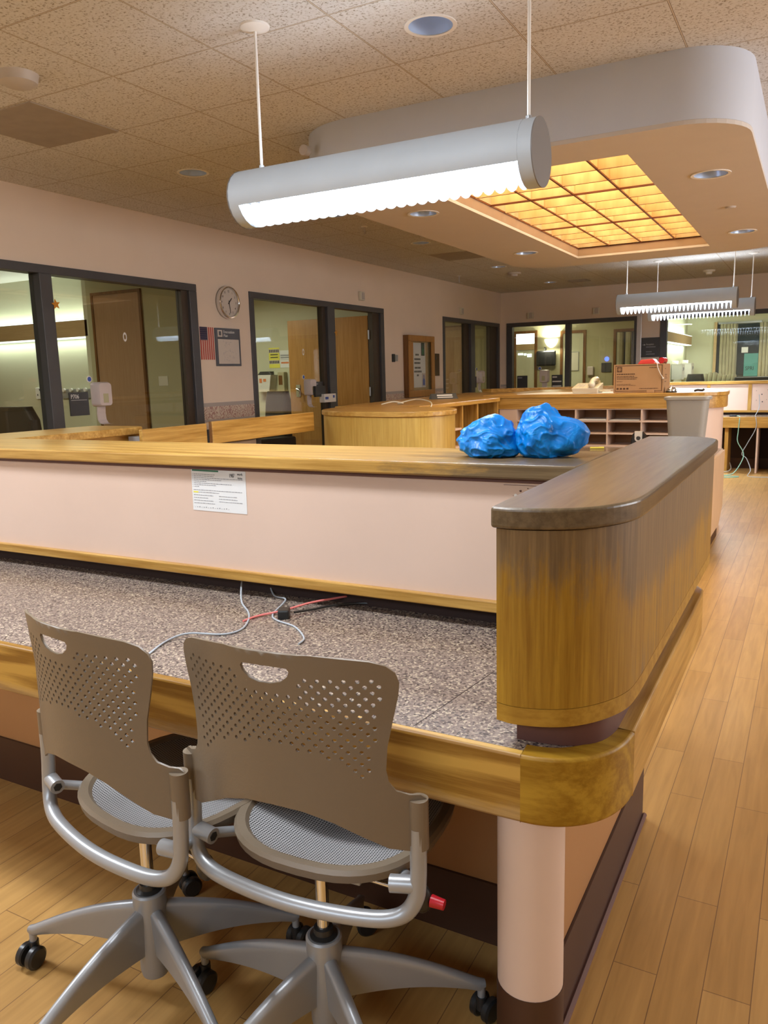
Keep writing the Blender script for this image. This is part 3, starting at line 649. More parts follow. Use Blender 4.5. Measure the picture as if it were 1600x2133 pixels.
MB().prism(smooth2(rec), DZ, 0.785, smooth=True).build('reveal', M['maroon'], t)
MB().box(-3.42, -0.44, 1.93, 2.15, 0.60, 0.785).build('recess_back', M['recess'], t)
MB().box(-3.45, -0.44, 1.262, 1.94, DZ-0.03, DZ).build('work_surface', M['top'], t)
MB().prism([(-0.44, 1.262), (-0.39, 1.262), (-0.33, 1.29), (-0.295, 1.34), (-0.283, 1.40), (-0.283, 2.45), (-0.30, 2.53), (-0.44, 2.56)], DZ-0.03, DZ-0.0005).build('side_work_surface', M['top'], t)
front = [(-3.45, 1.240), (-0.418, 1.240)]
corner = [(-0.418, 1.2398), (-0.39, 1.242), (-0.35, 1.254), (-0.31, 1.282), (-0.28, 1.322), (-0.263, 1.37), (-0.257, 1.42)]
side = [(-0.257, 1.42), (-0.257, 2.44), (-0.262, 2.49), (-0.285, 2.535), (-0.33, 2.56), (-0.40, 2.565)]
strip_along(front, 0.024, 0.606, DZ+0.001).build('front_apron', M['oak_apron'], t, bevel=0.006, seg=3)
strip_along(smooth2(corner), 0.050, 0.606, DZ+0.001).build('corner_apron', M['oak_corner'], t, bevel=0.006, seg=3)
strip_along(side, 0.050, 0.606, DZ+0.001).build('side_apron', M['oakY'], t, bevel=0.006, seg=3)
MB().box(-3.45, -0.415, 1.65, 1.67, 0.165, 0.706).build('modesty_panel', M['pink_shaded'], t)
MB().box(-3.45, -0.415, 1.642, 1.67, 0.0, 0.165).build('kick_base', M['brown'], t)
MB().box(-0.423, -0.407, 1.438, 2.385, 0.19, 0.606).build('side_panel', M['pink_shaded'], t)
MB().box(-0.423, -0.401, 1.40, 2.387, 0.0, 0.188).build('side_base', M['brown'], t)
MB().cyl((-0.438, 1.366, 0.19), (-0.438, 1.366, 0.606), 0.0655, 40).build('corner_column', M['pink'], t)
MB().cyl((-0.438, 1.366, 0.0), (-0.438, 1.366, 0.19), 0.067, 40).build('column_base', M['brown'], t)
MB().box(-0.423, -0.407, 1.37, 1.436, 0.19, 0.606).build('column_fillet', M['pink_shaded'], t)
MB().tube([(-0.396, 1.40, 0.008), (-0.396, 2.39, 0.008)], 0.008, 8).build('shoe_bead', M['maroon'], t)

# swing boards that close the gap between the counters
t = thing('gate_board', 'short oak board fixed to the end of the counter wing on the left', 'gate board', (-2.95, 3.1, 0))
MB().box(-2.965, -2.94, 2.88, 3.36, 1.045, 1.168).build('board', M['oakY'], t, bevel=0.004)
MB().box(-3.06, -2.955, 2.90, 2.98, 1.06, 1.13).build('bracket', M['silver'], t)
t = thing('gate_board', 'long oak board bridging to the rounded oak counter end', 'gate board', (-2.95, 4.0, 0))
MB().box(-2.965, -2.94, 3.405, 4.43, 1.050, 1.175).build('board', M['oakY'], t, bevel=0.004)
MB().box(-2.96, -2.945, 3.40, 3.406, 1.050, 1.175).build('end_edge', M['walnut'], t)

# rounded oak counter end and the long ledge behind it
t = thing('rounded_counter_end', 'rounded oak counter end with a curved cap behind the blue bags', 'counter', (-2.55, 4.8, 0))
out_ = smooth2([(-3.10, 5.28), (-3.13, 4.98), (-3.06, 4.72), (-2.93, 4.55), (-2.74, 4.44), (-2.50, 4.375), (-2.29, 4.36), (-2.13, 4.41), (-2.04, 4.52), (-2.02, 4.66), (-2.07, 4.82), (-2.16, 4.95), (-2.45, 5.10), (-2.80, 5.22)], 4)
MB().prism(out_, 1.145, 1.178).build('cap', M['oakX'], t, bevel=0.006)
MB().prism([(-2.57+(x+2.57)*0.975, 4.80+(y-4.80)*0.965) for x, y in out_], 0.0, 1.143, smooth=True).build('curved_box', M['oak_round'], t)
t = thing('ledge_counter', 'long oak ledge over pink shelving running back along the left', 'counter', (-2.9, 6.2, 0))
MB().prism([(-3.30, 5.27), (-2.56, 5.27), (-2.56, 6.98), (-2.76, 6.985), (-2.76, 8.95), (-3.7, 8.95), (-3.45, 6.5)], 1.140, 1.176).build('ledge_cap', M['oakY'], t, bevel=0.005)
MB().box(-2.60, -2.575, 5.27, 6.98, 0.0, 0.35).build('lower_panel', M['pink'], t)
MB().box(-3.28, -3.24, 5.27, 6.98, 0.0, 1.139).build('back_panel', M['pink'], t)
for y in (5.30, 5.78, 6.12, 6.46, 6.96): MB().box(-3.24, -2.575, y-0.012, y+0.012, 0.35, 1.139).build('divider', M['oakZ'], t)
for z, ys in ((0.95, (5.3, 6.12)), (0.80, (5.3, 6.12)), (0.60, (5.3, 6.46)), (0.36, (5.3, 6.96))):
    MB().box(-3.24, -2.58, ys[0], ys[1], z-0.008, z+0.008).build('shelf', M['pink'], t)
t = thing('far_ledge', 'slim oak ledge rim behind the telephone', 'counter ledge', (-2.6, 9.3, 0))
MB().prism([(-3.55, 9.05), (-3.42, 9.02), (-1.62, 9.95), (-1.62, 10.15)], 1.14, 1.215).build('ledge_cap', M['oakX'], t, bevel=0.004)
MB().prism([(-3.50, 9.06), (-3.42, 9.04), (-1.66, 9.97), (-1.66, 10.1)], 0.0, 1.138).build('ledge_panel', M['pink'], t)

# middle counter with the pigeonholes
t = thing('pigeonhole_counter', 'middle counter with pink pigeonholes under a deep oak band', 'counter', (-1.7, 7.4, 0))
YM = 7.0; ZT = 1.198
capm = [(-2.74, YM), (-1.05, YM), (-0.92, YM+0.012), (-0.80, YM+0.05), (-0.71, YM+0.12), (-0.655, YM+0.21), (-0.638, YM+0.32), (-0.66, 7.65), (-0.90, 8.5), (-1.3, 8.9), (-2.74, 8.9)]
MB().prism(capm, ZT-0.03, ZT).build('ledge_cap', M['oakX'], t, bevel=0.004)
bandp = [(-2.70, YM+0.012), (-1.05, YM+0.012), (-0.925, YM+0.024), (-0.81, YM+0.060), (-0.722, YM+0.128), (-0.668, YM+0.215), (-0.650, YM+0.32), (-0.672, 7.65)]
strip_along(bandp, 0.03, 1.068, ZT-0.031).build('oak_band', M['oakX'], t)
mb = MB(); mb._add([(-2.74, YM+.01, 1.167), (-2.70, YM+.01, 1.167), (-2.70, YM+.01, 1.068), (-2.74, YM+.4, 1.167), (-2.70, YM+.4, 1.167), (-2.70, YM+.4, 1.068)], [(0, 1, 2), (3, 4, 5), (0, 1, 4, 3), (1, 2, 5, 4), (0, 2, 5, 3)]); mb.build('band_end', M['oakX'], t)
px0 = -0.370*YM
cols = [(-0.3700, -0.3455), (-0.3455, -0.3185), (-0.3185, -0.2920), (-0.2920, -0.2520), (-0.2520, -0.2130), (-0.2130, -0.1735), (-0.1735, -0.134)]
xs = [-0.3455*YM, -0.3065*YM+0.005, -0.2680*YM, -0.2300*YM, -0.1905*YM, -0.1515*YM]
xs = [-2.455, -2.085, -1.78, -1.50, -1.22, -0.93]
xs = [YM*v for v in (-0.3455, -0.3065, -0.2665, -0.2265, -0.1850, -0.1430)]
pm = [MB() for _ in range(1)][0]
x0p, x1p = xs[0], xs[-1]; z0p, z1p = 0.742, 1.066
MB().box(px0+0.01, x0p, YM+0.02, YM+0.05, 0.735, 1.066).build('end_panel', M['pink'], t)
zs = [z0p, z0p+(z1p-z0p)*0.335, z0p+(z1p-z0p)*0.665, z1p]
for z in zs: MB().box(x0p, x1p, YM+0.02, YM+0.32, z-0.007, z+0.007).build('pigeonhole_shelf', M['pink'], t)
for x in xs: MB().box(x-0.006, x+0.006, YM+0.021, YM+0.32, z0p, z1p).build('pigeonhole_divider', M['pink'], t)
MB().box(x0p, x1p, YM+0.32, YM+0.33, 0.735, 1.066).build('pigeonhole_back', M['pink_shaded'], t)
# curved pink pier at the right end, desk below
pier = [(x1p+0.008, YM+0.05), (-0.98, YM+0.05), (-0.86, YM+0.075), (-0.745, YM+0.15), (-0.69, YM+0.27), (-0.685, YM+0.35), (-0.70, 7.6), (-0.95, 8.4), (x1p+0.008, 8.6)]
MB().prism(pier, 0.0, 1.066, smooth=True).build('curved_pier', M['pink'], t)
MB().box(-2.56, -0.64, 6.10, YM+0.06, 0.705, 0.735).build('desk_surface', M['top'], t)
MB().box(-2.56, -0.62, 6.07, 6.10, 0.61, 0.737).build('desk_apron', M['oakX'], t, bevel=0.004)
mb = MB(); mb._add([(-0.64, 5.9, 0.737), (-0.64, 6.95, 0.737), (-0.64, 6.95, 0.27), (-0.64, 6.7, 0.16), (-0.64, 5.9, 0.16),
                    (-0.615, 5.9, 0.737), (-0.615, 6.95, 0.737), (-0.615, 6.95, 0.27), (-0.615, 6.7, 0.16), (-0.615, 5.9, 0.16)],
                   [(0, 1, 2, 3, 4), (5, 6, 7, 8, 9)] + [(i, (i+1) % 5, 5+(i+1) % 5, 5+i) for i in range(5)])
mb.build('side_panel', M['tanpanel'], t)
MB().box(-0.72, -0.66, 5.95, 7.05, 0.0, 0.70).build('side_base', M['brown'], t)
MB().box(-2.56, -0.98, 7.34, 8.6, 0.0, 0.73).build('carcass', M['pink_shaded'], t)

# far counter along the back
t = thing('far_counter', 'far counter with pink framed panels over an open oak desk', 'counter', (-0.4, 12.0, 0))
FX0, FX1 = -2.3, 1.6
MB().box(FX0, FX1, 11.98, 12.3, 1.165, 1.205).build('ledge_cap', M['oakX'], t, bevel=0.004)
MB().box(FX0, FX1, 12.0, 12.02, 0.80, 1.165).build('panel', M['pink'], t)
MB().box(FX0, FX1, 11.985, 12.02, 0.775, 0.805).build('lower_trim', M['oakX'], t)
for x in (-1.31, -0.78, 0.0, 0.8): MB().box(x-0.022, x+0.022, 11.985, 12.0, 0.805, 1.165).build('stile', M['oakZ'], t)
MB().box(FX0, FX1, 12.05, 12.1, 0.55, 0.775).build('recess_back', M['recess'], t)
MB().box(FX0, FX1, 11.47, 12.07, 0.715, 0.742).build('desk_surface', M['top'], t)
MB().box(FX0, FX1, 11.44, 11.47, 0.60, 0.744).build('desk_apron', M['oakX'], t, bevel=0.004)
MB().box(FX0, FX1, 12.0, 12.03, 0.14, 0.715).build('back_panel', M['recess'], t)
MB().box(FX0, FX1, 11.99, 12.03, 0.0, 0.14).build('kick_base', M['brown'], t)
MB().box(-1.03, -0.985, 11.5, 11.97, 0.0, 0.60).build('desk_leg', M['oakZ'], t)
MB().box(-0.64, -0.62, 11.46, 11.98, 0.0, 0.60).build('desk_leg', M['pink'], t)
MB().box(-0.46, 0.9, 11.48, 11.98, 0.10, 0.60).build('desk_pedestal', M['pink'], t)
MB().box(-0.46, 0.9, 11.50, 11.98, 0.0, 0.10).build('pedestal_base', M['brown'], t)

# ------------------------------------------------------------------ task chairs
def back_y(x, z): return -0.158 + 0.075*min(1.3, (x/0.24)**2) - 0.012*max(0, (z-0.80)/0.13)
half = [(0.0, 0.636), (0.06, 0.632), (0.115, 0.615), (0.165, 0.588), (0.205, 0.565), (0.240, 0.556), (0.262, 0.556), (0.266, 0.575), (0.266, 0.61), (0.264, 0.655), (0.255, 0.664), (0.238, 0.666),
        (0.218, 0.675), (0.207, 0.692), (0.203, 0.715), (0.206, 0.76), (0.216, 0.81), (0.226, 0.855), (0.229, 0.88), (0.224, 0.898), (0.210, 0.912), (0.185, 0.921), (0.14, 0.927), (0.07, 0.931), (0.0, 0.932)]
def chair_back():
    out = half + [(-x, z) for x, z in half[-2:0:-1]]
    hh = [(-0.046, 0.905), (0.046, 0.905), (0.050, 0.899), (0.046, 0.889), (0.032, 0.878), (0.012, 0.873), (-0.012, 0.873), (-0.032, 0.878), (-0.046, 0.889), (-0.050, 0.899)]
    holes = [hh[::-1]]
    r = 0.0040; row = 0
    z = 0.896
    while z > 0.69:
        off = 0.0 if row % 2 == 0 else 0.011
        x = -0.22+off
        while x < 0.221:
            lim = 0.176 + 0.030*max(0, min(1, (z-0.70)/0.18)) - (0.03*max(0, (z-0.875)/0.02))
            low = 0.752 - 0.050*min(1, (abs(x)/0.17))**2.2
            if abs(x) < lim and z > low and not (abs(x) < 0.062 and z > 0.862) and z < 0.896-0.02*(abs(x) > 0.19):
                holes.append([(x+r*math.cos(-2*PI*k/7), z+r*math.sin(-2*PI*k/7)) for k in range(7)])
            x += 0.022
        z -= 0.0112; row += 1
    pts = [Vector(p) for p in out]; edges = [(i, (i+1) % len(out)) for i in range(len(out))]
    for h in holes:
        b = len(pts); pts += [Vector(p) for p in h]; edges += [(b+i, b+(i+1) % len(h)) for i in range(len(h))]
    def pin(x, y, poly):
        c = False; j = len(poly)-1
        for i in range(len(poly)):
            if (poly[i][1] > y) != (poly[j][1] > y) and x < (poly[j][0]-poly[i][0])*(y-poly[i][1])/(poly[j][1]-poly[i][1])+poly[i][0]: c = not c
            j = i
        return c
    for i in range(-26, 27):                                        # inner points carry the curve across the plain areas
        for j in range(0, 38):
            x = i*0.0105; z = 0.56+j*0.01
            if not pin(x, z, out): continue
            if any(abs(x-h[0][0]) < 0.009 and abs(z-h[0][1]) < 0.009 for h in holes[1:]): continue
            if abs(x) < 0.058 and 0.867 < z < 0.911: continue
            if min((x-a)**2+(z-b)**2 for a, b in out) < 0.006**2: continue
            pts.append(Vector((x, z)))
    V, E_, F, *_ = delaunay_2d_cdt(pts, edges, [], 0, 1e-6)
    hc = {(round(sum(p[0] for p in h)/len(h), 3), round(sum(p[1] for p in h)/len(h), 4)) for h in holes[1:]}
    keep = []
    for f in F:
        cx = sum(V[i].x for i in f)/len(f); cz = sum(V[i].y for i in f)/len(f)
        if not pin(cx, cz, out) or pin(cx, cz, hh): continue
        if any((cx-a)**2+(cz-b)**2 < (r*0.93)**2 for a, b in hc): continue
        keep.append(f)
    mb = MB(); mb._add([(v.x, back_y(v.x, v.y), v.y) for v in V], keep, smooth=True)
    return mb
def task_chair(label, x, y, rz, base_rz, first=[]):
    if not first:
        t = thing('task_chair', label, 'office chair', (0, 0, 0), 0, 'task chairs at the near counter')
        o = chair_back().build('backrest', M['tan'], t, local=True)
        s = o.modifiers.new('solid', 'SOLIDIFY'); s.thickness = 0.0055; s.offset = 0
        dg = bpy.context.evaluated_depsgraph_get(); me = bpy.data.meshes.new_from_object(o.evaluated_get(dg)); o.modifiers.clear(); o.data = me
        for p_ in me.polygons: p_.use_smooth = True
        me.set_sharp_from_angle(angle=math.radians(35))
        for sgn in (-1, 1):                                          # sleeves that grip the frame tube
            q = MB().cyl((sgn*0.250, back_y(0.25, .6)+0.004, 0.560), (sgn*0.250, back_y(0.25, .6)+0.004, 0.655), 0.0185, 20).build('sleeve', M['tan'], o, local=True)
        half_p = [(0.250, -0.076, 0.60), (0.250, -0.077, 0.545), (0.250, -0.080, 0.50), (0.247, -0.084, 0.465), (0.232, -0.092, 0.437), (0.205, -0.102, 0.423), (0.16, -0.112, 0.417), (0.08, -0.122, 0.414), (0.0, -0.126, 0.413)]
        path = [(-a, b, c) for a, b, c in half_p] + half_p[-2::-1]
        MB().tube(catmull(path, 5), 0.0155, 16).build('frame_tube', M['silver'], t, local=True)
        for sgn in (-1, 1):
            cp = MB(); cp.cyl((sgn*0.243, -0.080, 0.487), (sgn*0.243+0.045*(1 if sgn < 0 else -1), -0.088, 0.483), 0.0165, 20); p = cp.build('pivot_clamp', M['silver'], t, local=True)
            MB().cyl((sgn*0.243+0.045*(1 if sgn < 0 else -1), -0.088, 0.483), (sgn*0.243+0.0465*(1 if sgn < 0 else -1), -0.0882, 0.4829), 0.010, 6).build('socket', M['black'], p, local=True)
            MB().tube([(sgn*0.215, -0.085, 0.484), (sgn*0.20, -0.02, 0.455), (sgn*0.13, 0.05, 0.437)], 0.011, 10).build('seat_arm', M['silver'], t, local=True)
        # seat: tan rim with a woven panel, slightly dished, waterfall front
        def se(k, n=48):
            a = 2*PI*k/n; ca, sa = math.cos(a), math.sin(a); e = 2/2.7
            return (math.copysign(abs(ca)**e, ca), math.copysign(abs(sa)**e, sa))
        def ringp(ax, by, z, cy=0.125, n=48, dip=0.0):
            out = []
            for k in range(n):
                u, v = se(k); yy = cy+by*v
                out.append((ax*u, yy, z - 0.018*max(0, (yy-0.22)/0.12)**2 + 0.010*u*u - dip))
            return out
        AX, BY, CY = 0.224, 0.225, 0.125
        mb = MB(); mb.loft([ringp(AX-0.030, BY-0.030, 0.470), ringp(AX-0.022, BY-0.022, 0.478), ringp(AX-0.006, BY-0.006, 0.478), ringp(AX, BY, 0.470), ringp(AX-0.004, BY-0.004, 0.452), ringp(AX-0.03, BY-0.03, 0.440), ringp(AX-0.05, BY-0.05, 0.445), ringp(AX-0.045, BY-0.045, 0.462), ringp(AX-0.030, BY-0.030, 0.470)], caps=False)
        st = mb.build('seat_frame', M['tan'], t, local=True)
        mb = MB(); rr = [ringp((AX-0.028)*q, (BY-0.028)*q, 0.471, dip=0.022*(1-q*q)) for q in (1.0, 0.9, 0.75, 0.55, 0.35, 0.15, 0.02)]
        mb.loft(rr, caps=False); mb._add(rr[-1], [tuple(range(48))]); sp = mb.build('seat', M['seat'], t, local=True)
        MB().box(-0.075, 0.075, 0.0, 0.20, 0.405, 0.437).build('mechanism', M['silver'], t, local=True, bevel=0.008)
        for sx in (-0.088, 0.088): MB().box(sx-0.014, sx+0.014, -0.025, 0.02, 0.408, 0.440).build('mount_block', M['silver'], t, local=True, bevel=0.003)
        MB().cyl((-0.09, 0.0, 0.420), (0.215, -0.005, 0.412), 0.006, 12).build('cross_rod', M['chrome'], t, local=True)
        kb = MB().ball((0.225, -0.006, 0.405), (0.022, 0.018, 0.030)).build('adjuster_knob', M['black'], t, local=True)
        MB().cyl((0.245, -0.006, 0.405), (0.272, -0.006, 0.403), 0.012, 14, 0.010).build('adjuster_button', M['red'], kb, local=True)
        MB().cyl((0, 0, 0.22), (0, 0, 0.41), 0.0135, 20).build('gas_lift', M['chrome'], t, local=True)
        MB().lathe([(0.0135, 0.275), (0.020, 0.274), (0.021, 0.262), (0.029, 0.258), (0.030, 0.245), (0.0, 0.245)], 28).build('lift_collar', M['black'], t, local=True)
        # five star base
        mb = MB(); mb.lathe([(0.0, 0.045), (0.030, 0.045), (0.033, 0.060), (0.034, 0.19), (0.038, 0.225), (0.038, 0.252), (0.034, 0.256), (0.0, 0.255)], 32)
        for k in range(5):
            a = math.radians(72*k); ca, sa = math.cos(a), math.sin(a); R3 = Matrix.Rotation(a, 4, 'Z'); mb.X = R3; rings = []
            for q in range(13):
                f = q/12; xq = 0.018+(0.330-0.018)*f; top = 0.226-0.120*f**1.0 + 0.014*math.sin(PI*f); hgt = 0.095*(1-f)**1.1+0.026; wd = 0.0145-0.003*f
                rings.append([(xq, a_, b_) for a_, b_ in [(wd*math.sin(g), top-0.013+0.013*math.cos(g)) for g in (0.25, 0.65, 1.1, 1.6)] + [(wd*0.9, top-0.024), (wd*0.55, top-hgt), (-wd*0.55, top-hgt), (-wd*0.9, top-0.024)] + [(-wd*math.sin(g), top-0.013+0.013*math.cos(g)) for g in (1.6, 1.1, 0.65, 0.25)]])
            rings.append([(0.345, p[1]*0.8, 0.100+(p[2]-0.106)*0.5) for p in rings[-1]])
            mb.loft(rings)
            mb.cyl((0.337, 0, 0.098), (0.337, 0, 0.058), 0.009, 14)
        mb.X = Matrix(); bs = mb.build('star_base', M['silver'], t, local=True)
        for k in range(5):
            a = math.radians(72*k+0); sw = math.radians((35, -60, 80, 20, -30)[k])
            mb = MB(Matrix.Rotation(a, 4, 'Z') @ Matrix.Translation((0.337, 0, 0)) @ Matrix.Rotation(sw, 4, 'Z'))
            for s in (-1, 1):
                
                prof = [(0.004, 0.007), (0.024, 0.007), (0.0275, 0.010), (0.0275, 0.022), (0.022, 0.0265), (0.0, 0.0265)]
                n = 24; rings = [[(0.012+r_*math.cos(2*PI*i/n), s*w_, 0.0275+r_*math.sin(2*PI*i/n)) for i in range(n)] for r_, w_ in prof]
                mb.loft(rings, caps=False)
            mb.cyl((0, 0, 0.03), (0, 0, 0.062), 0.012, 12)
            mb.build('caster', M['black'], bs, local=True)
        first += [t]; c = t
    else:
        c = copy_tree(first[0]); c['label'] = label
    c.location = (x, y, 0); c.rotation_euler = (0, 0, rz)
    for ch in bpy.data.objects:
        if ch.parent == c and ch.name.startswith('star_base'): ch.rotation_euler = (0, 0, base_rz-rz)
    return c
task_chair('tan chair with perforated back pushed to the near counter, the right and closer one', -0.835, 1.215, math.radians(4), math.radians(36))
task_chair('tan chair with perforated back pushed to the near counter, the left one', -1.275, 1.160, math.radians(-10), math.radians(49))

# ------------------------------------------------------------------ things on the near counter
t = thing('notice_sheet', 'white printed sheet with handwriting taped to the pink counter panel', 'notice', (-1.61, 1.876, 1.06))
U0, V0 = -1.7215, 0.9955
PW, PH = 0.2155, 0.132
X = WY(U0, 1.879, V0) @ Matrix.Rotation(math.radians(-0.6), 4, 'Z')
mb = MB(X); mb.box(0, PW, 0, PH, -0.001, 0.0); mb.build('sheet', M['paper'], t)
mb = MB(X @ Matrix.Translation((0, 0, 0.0002))); mb.box(0.004, 0.110, PH-0.0065, PH-0.0015, 0, 0.0003); mb.build('header_bar', M['green'], t)
mb = MB(X @ Matrix.Translation((0, 0, 0.0002)))
rows = [(0.010, 0.095, .0), (0.010, 0.09, 0), (0.010, 0.205, 0), (0.010, 0.120, 0), (0.010, 0.060, 0), (0.010, 0.160, 0), (0.010, 0.098, 0), (0.010, 0.030, 0)]
random.seed(3)
def wordrow(mb, u0, u1, v, h):
    u = u0
    while u < u1:
        l = random.uniform(0.004, 0.012); mb.box(u, min(u1, u+l), v, v+h*random.uniform(.8, 1.1), 0, 0.0003); u += l+0.0018
for k, (a, b, _) in enumerate(rows):
    v = PH-0.0165-k*0.0056; mb.box(a-0.006, a-0.0045, v, v+0.0015, 0, 0.0003); wordrow(mb, a, b, v, 0.0016)
wordrow(mb, 0.006, 0.200, PH-0.0665, 0.0015); wordrow(mb, 0.026, 0.110, PH-0.0735, 0.0015)
for k in range(3):
    wordrow(mb, 0.006, 0.085-0.02*(k == 1), PH-0.083-k*0.0085, 0.0015); wordrow(mb, 0.108, 0.180+0.02*(k == 2), PH-0.083-k*0.0085, 0.0015)
wordrow(mb, 0.006, 0.090, PH-0.1085, 0.0015)
for k in range(16): u = 0.008+k*0.009; mb.box(u, u+0.0035, 0.010, 0.0108+0.003*((k*7) % 3)*.4, 0, 0.0003)
mb.build('printed_lines', M['ink'], t)
mb = MB(X @ Matrix.Translation((0, 0, 0.00015))); mb.box(0.005, 0.025, PH-0.0752, PH-0.0705, 0, 0.0002); mb.build('highlight', M['yellow'], t)
text('1987', 0.017, M['inkb'], X @ Matrix.Translation((0.152, PH-0.021, 0.0004)) @ Matrix.Rotation(0.03, 4, 'Z'), t, 'handwriting', 0.62)
text('work', 0.011, M['inkb'], X @ Matrix.Translation((0.184, PH-0.013, 0.0004)), t, 'handwriting', 0.85)
text('note', 0.010, M['inkb'], X @ Matrix.Translation((0.185, PH-0.024, 0.0004)) @ Matrix.Rotation(-0.05, 4, 'Z'), t, 'handwriting', 0.95)
# peeled laminate by the inner corner
mb = MB(WY(-0.66, 1.8795, 1.06)); random.seed(5)
for k in range(26):
    u, v = random.uniform(0, 0.15), random.uniform(0, 0.055); r_ = random.uniform(0.0008, 0.0035)
    mb._add([(u+r_*random.uniform(.5, 1.5)*math.cos(q), v+r_*random.uniform(.4, 1)*math.sin(q), 0.0006) for q in (0, .9, 1.9, 2.9, 3.9, 5.0)], [(0, 1, 2, 3, 4, 5)])
mb.box(-0.02, 0.10, 0.060, 0.061, 0, 0.0006); mb.box(0.152, 0.153, -0.09, -0.05, 0, 0.0006)
mb.mi = 1; mb.cyl((0.012, 0.035, 0), (0.012, 0.035, 0.002), 0.004, 10)
mb.build('chipped_patch', [M['maroon'], M['white']], bpy.data.objects['reception_counter'])

def bag(label, cx, cy, rx, ry, h, seed, lobes, rz=0):
    t = thing('blue_bag', label, 'bag', (cx, cy, 1.1755), rz, 'blue bags on the ledge')
    bm = bmesh.new(); bmesh.ops.create_icosphere(bm, subdivisions=6, radius=1.0)
    for v in bm.verts:
        d = v.co.normalized()
        r = 1.0
        for (lx, ly, lz, amp, wd) in lobes:
            q = max(0, d.dot(Vector((lx, ly, lz)).normalized())); r += amp*q**wd
        n1 = noise.noise(d*1.7+Vector((seed, 0, 0)))*0.18
        cr = 1-abs(noise.noise(d*4.2+Vector((0, seed, 0))))*2.0; cr2 = 1-abs(noise.noise(Vector((d.x*10, d.y*10, d.z*4))+Vector((seed, seed, 0))))*2.0
        cr3 = 1-abs(noise.noise(Vector((d.x*2.6+d.z*2, d.y*2.6, d.z*2.2-d.x))+Vector((seed*2, 1, seed))))*2.4
        r += n1 + 0.10*0.034*cr + 0.085*cr3*abs(cr3) + 0.006*cr2
        p = Vector((d.x*rx*r, d.y*ry*r, d.z*h*0.55*r + h*0.42))
        if p.z < 0.0: p.z = 0.0
        v.co = p
    for f in bm.faces: f.smooth = True
    me = bpy.data.meshes.new('film'); bm.to_mesh(me); bm.free(); me.materials.append(M['bag'])
    o = bpy.data.objects.new('film', me); C.objects.link(o); adopt(o, t, True)
    return t
bag('squat blue plastic bundle on the ledge, the left one', -0.775, 2.03, 0.074, 0.07, 0.098, 3.1, [(-1, -.2, .1, .28, 6), (1, 0, -.1, .18, 5), (.1, 0, 1, .25, 4)])
bag('taller blue plastic bundle on the ledge, the right one', -0.632, 2.06, 0.066, 0.07, 0.128, 8.4, [(1, .1, .02, .80, 7), (-.25, 0, 1, .16, 4), (-1, 0, -.1, .26, 7)])

def cable(name, pts, r, mat, label, z=None, grp=None):
    o = MB().tube(catmull(pts, 6), r, 8).build(name, mat); return tag(o, label, 'cable', grp)
zz = DZ+0.003
cable('grey_cable', [(-1.60, 1.97, zz+.045), (-1.56, 1.90, zz+.03), (-1.483, 1.80, zz+.004), (-1.404, 1.731, zz), (-1.355, 1.67, zz), (-1.32, 1.593, zz), (-1.34, 1.54, zz), (-1.42, 1.50, zz+.004), (-1.44, 1.44, zz), (-1.41, 1.345, zz)], 0.0028, M['cable'], 'pale grey cable curling over the work surface towards the chairs')
cable('grey_cable', [(-1.50, 1.96, zz+.03), (-1.44, 1.905, zz), (-1.365, 1.862, zz+.006), (-1.322, 1.74, zz+.001), (-1.28, 1.70, zz), (-1.20, 1.672, zz), (-1.124, 1.605, zz), (-1.11, 1.56, zz)], 0.0026, M['cable'], 'thin grey cable passing under the black plug on the work surface')
cable('coral_cable', [(-1.362, 1.655, zz), (-1.350, 1.71, zz+.001), (-1.303, 1.763, zz+.007), (-1.262, 1.84, zz+.014), (-1.215, 1.905, zz+.016), (-1.165, 1.96, zz+.02)], 0.0033, M['cabler'], 'coral red network cable lying across the work surface')
o = cable('power_cord', [(-1.262, 1.76, zz+.008), (-1.24, 1.81, zz+.004), (-1.20, 1.875, zz+.004), (-1.13, 1.93, zz+.004), (-1.0, 1.955, zz+.006)], 0.0034, M['black'], 'black power cord with a square plug on the work surface')
mb = MB(Matrix.Translation((-1.280, 1.735, DZ)) @ Matrix.Rotation(0.5, 4, 'Z')); mb.box(-0.016, 0.016, -0.02, 0.022, 0.0, 0.026); mb.build('plug', M['black'], o, bevel=0.004)
mb = MB(); mb._add([(-0.5995, 1.60, DZ+0.0003), (-0.6015, 1.60, DZ+0.0003), (-0.6415, 1.265, DZ+0.0003), (-0.6395, 1.265, DZ+0.0003)], [(0, 1, 2, 3)])
mb.build('surface_joint', M['recess'], bpy.data.objects['reception_counter'])

# ------------------------------------------------------------------ middle counter things
DM = 0.735
def wastebin():
    t = thing('waste_bin', 'tall grey plastic waste bin standing on the middle desk', 'waste bin', (-0.86, 6.60, DM))
    def rr(a, b, z, r=0.04): return [(x, y, z) for x, y in rrect(-a, a, -b, b, r, 5)]
    mb = MB(); mb.loft([rr(0.118, 0.085, 0.0), rr(0.121, 0.088, 0.01), rr(0.150, 0.110, 0.405), rr(0.152, 0.112, 0.42), rr(0.166, 0.126, 0.425), rr(0.167, 0.127, 0.445), rr(0.160, 0.120, 0.447), rr(0.148, 0.108, 0.44), rr(0.146, 0.106, 0.40), rr(0.114, 0.082, 0.012)], caps=True)
    mb.build('bin_body', M['bin'], t, local=True); t.rotation_euler = (0, 0, math.radians(0)); return t
wb = wastebin()
wb.location = (-0.865, 6.58, DM)
t = thing('highlighter', 'yellow highlighter lying on the middle desk', 'marker pen', (-1.62, 6.9, DM))
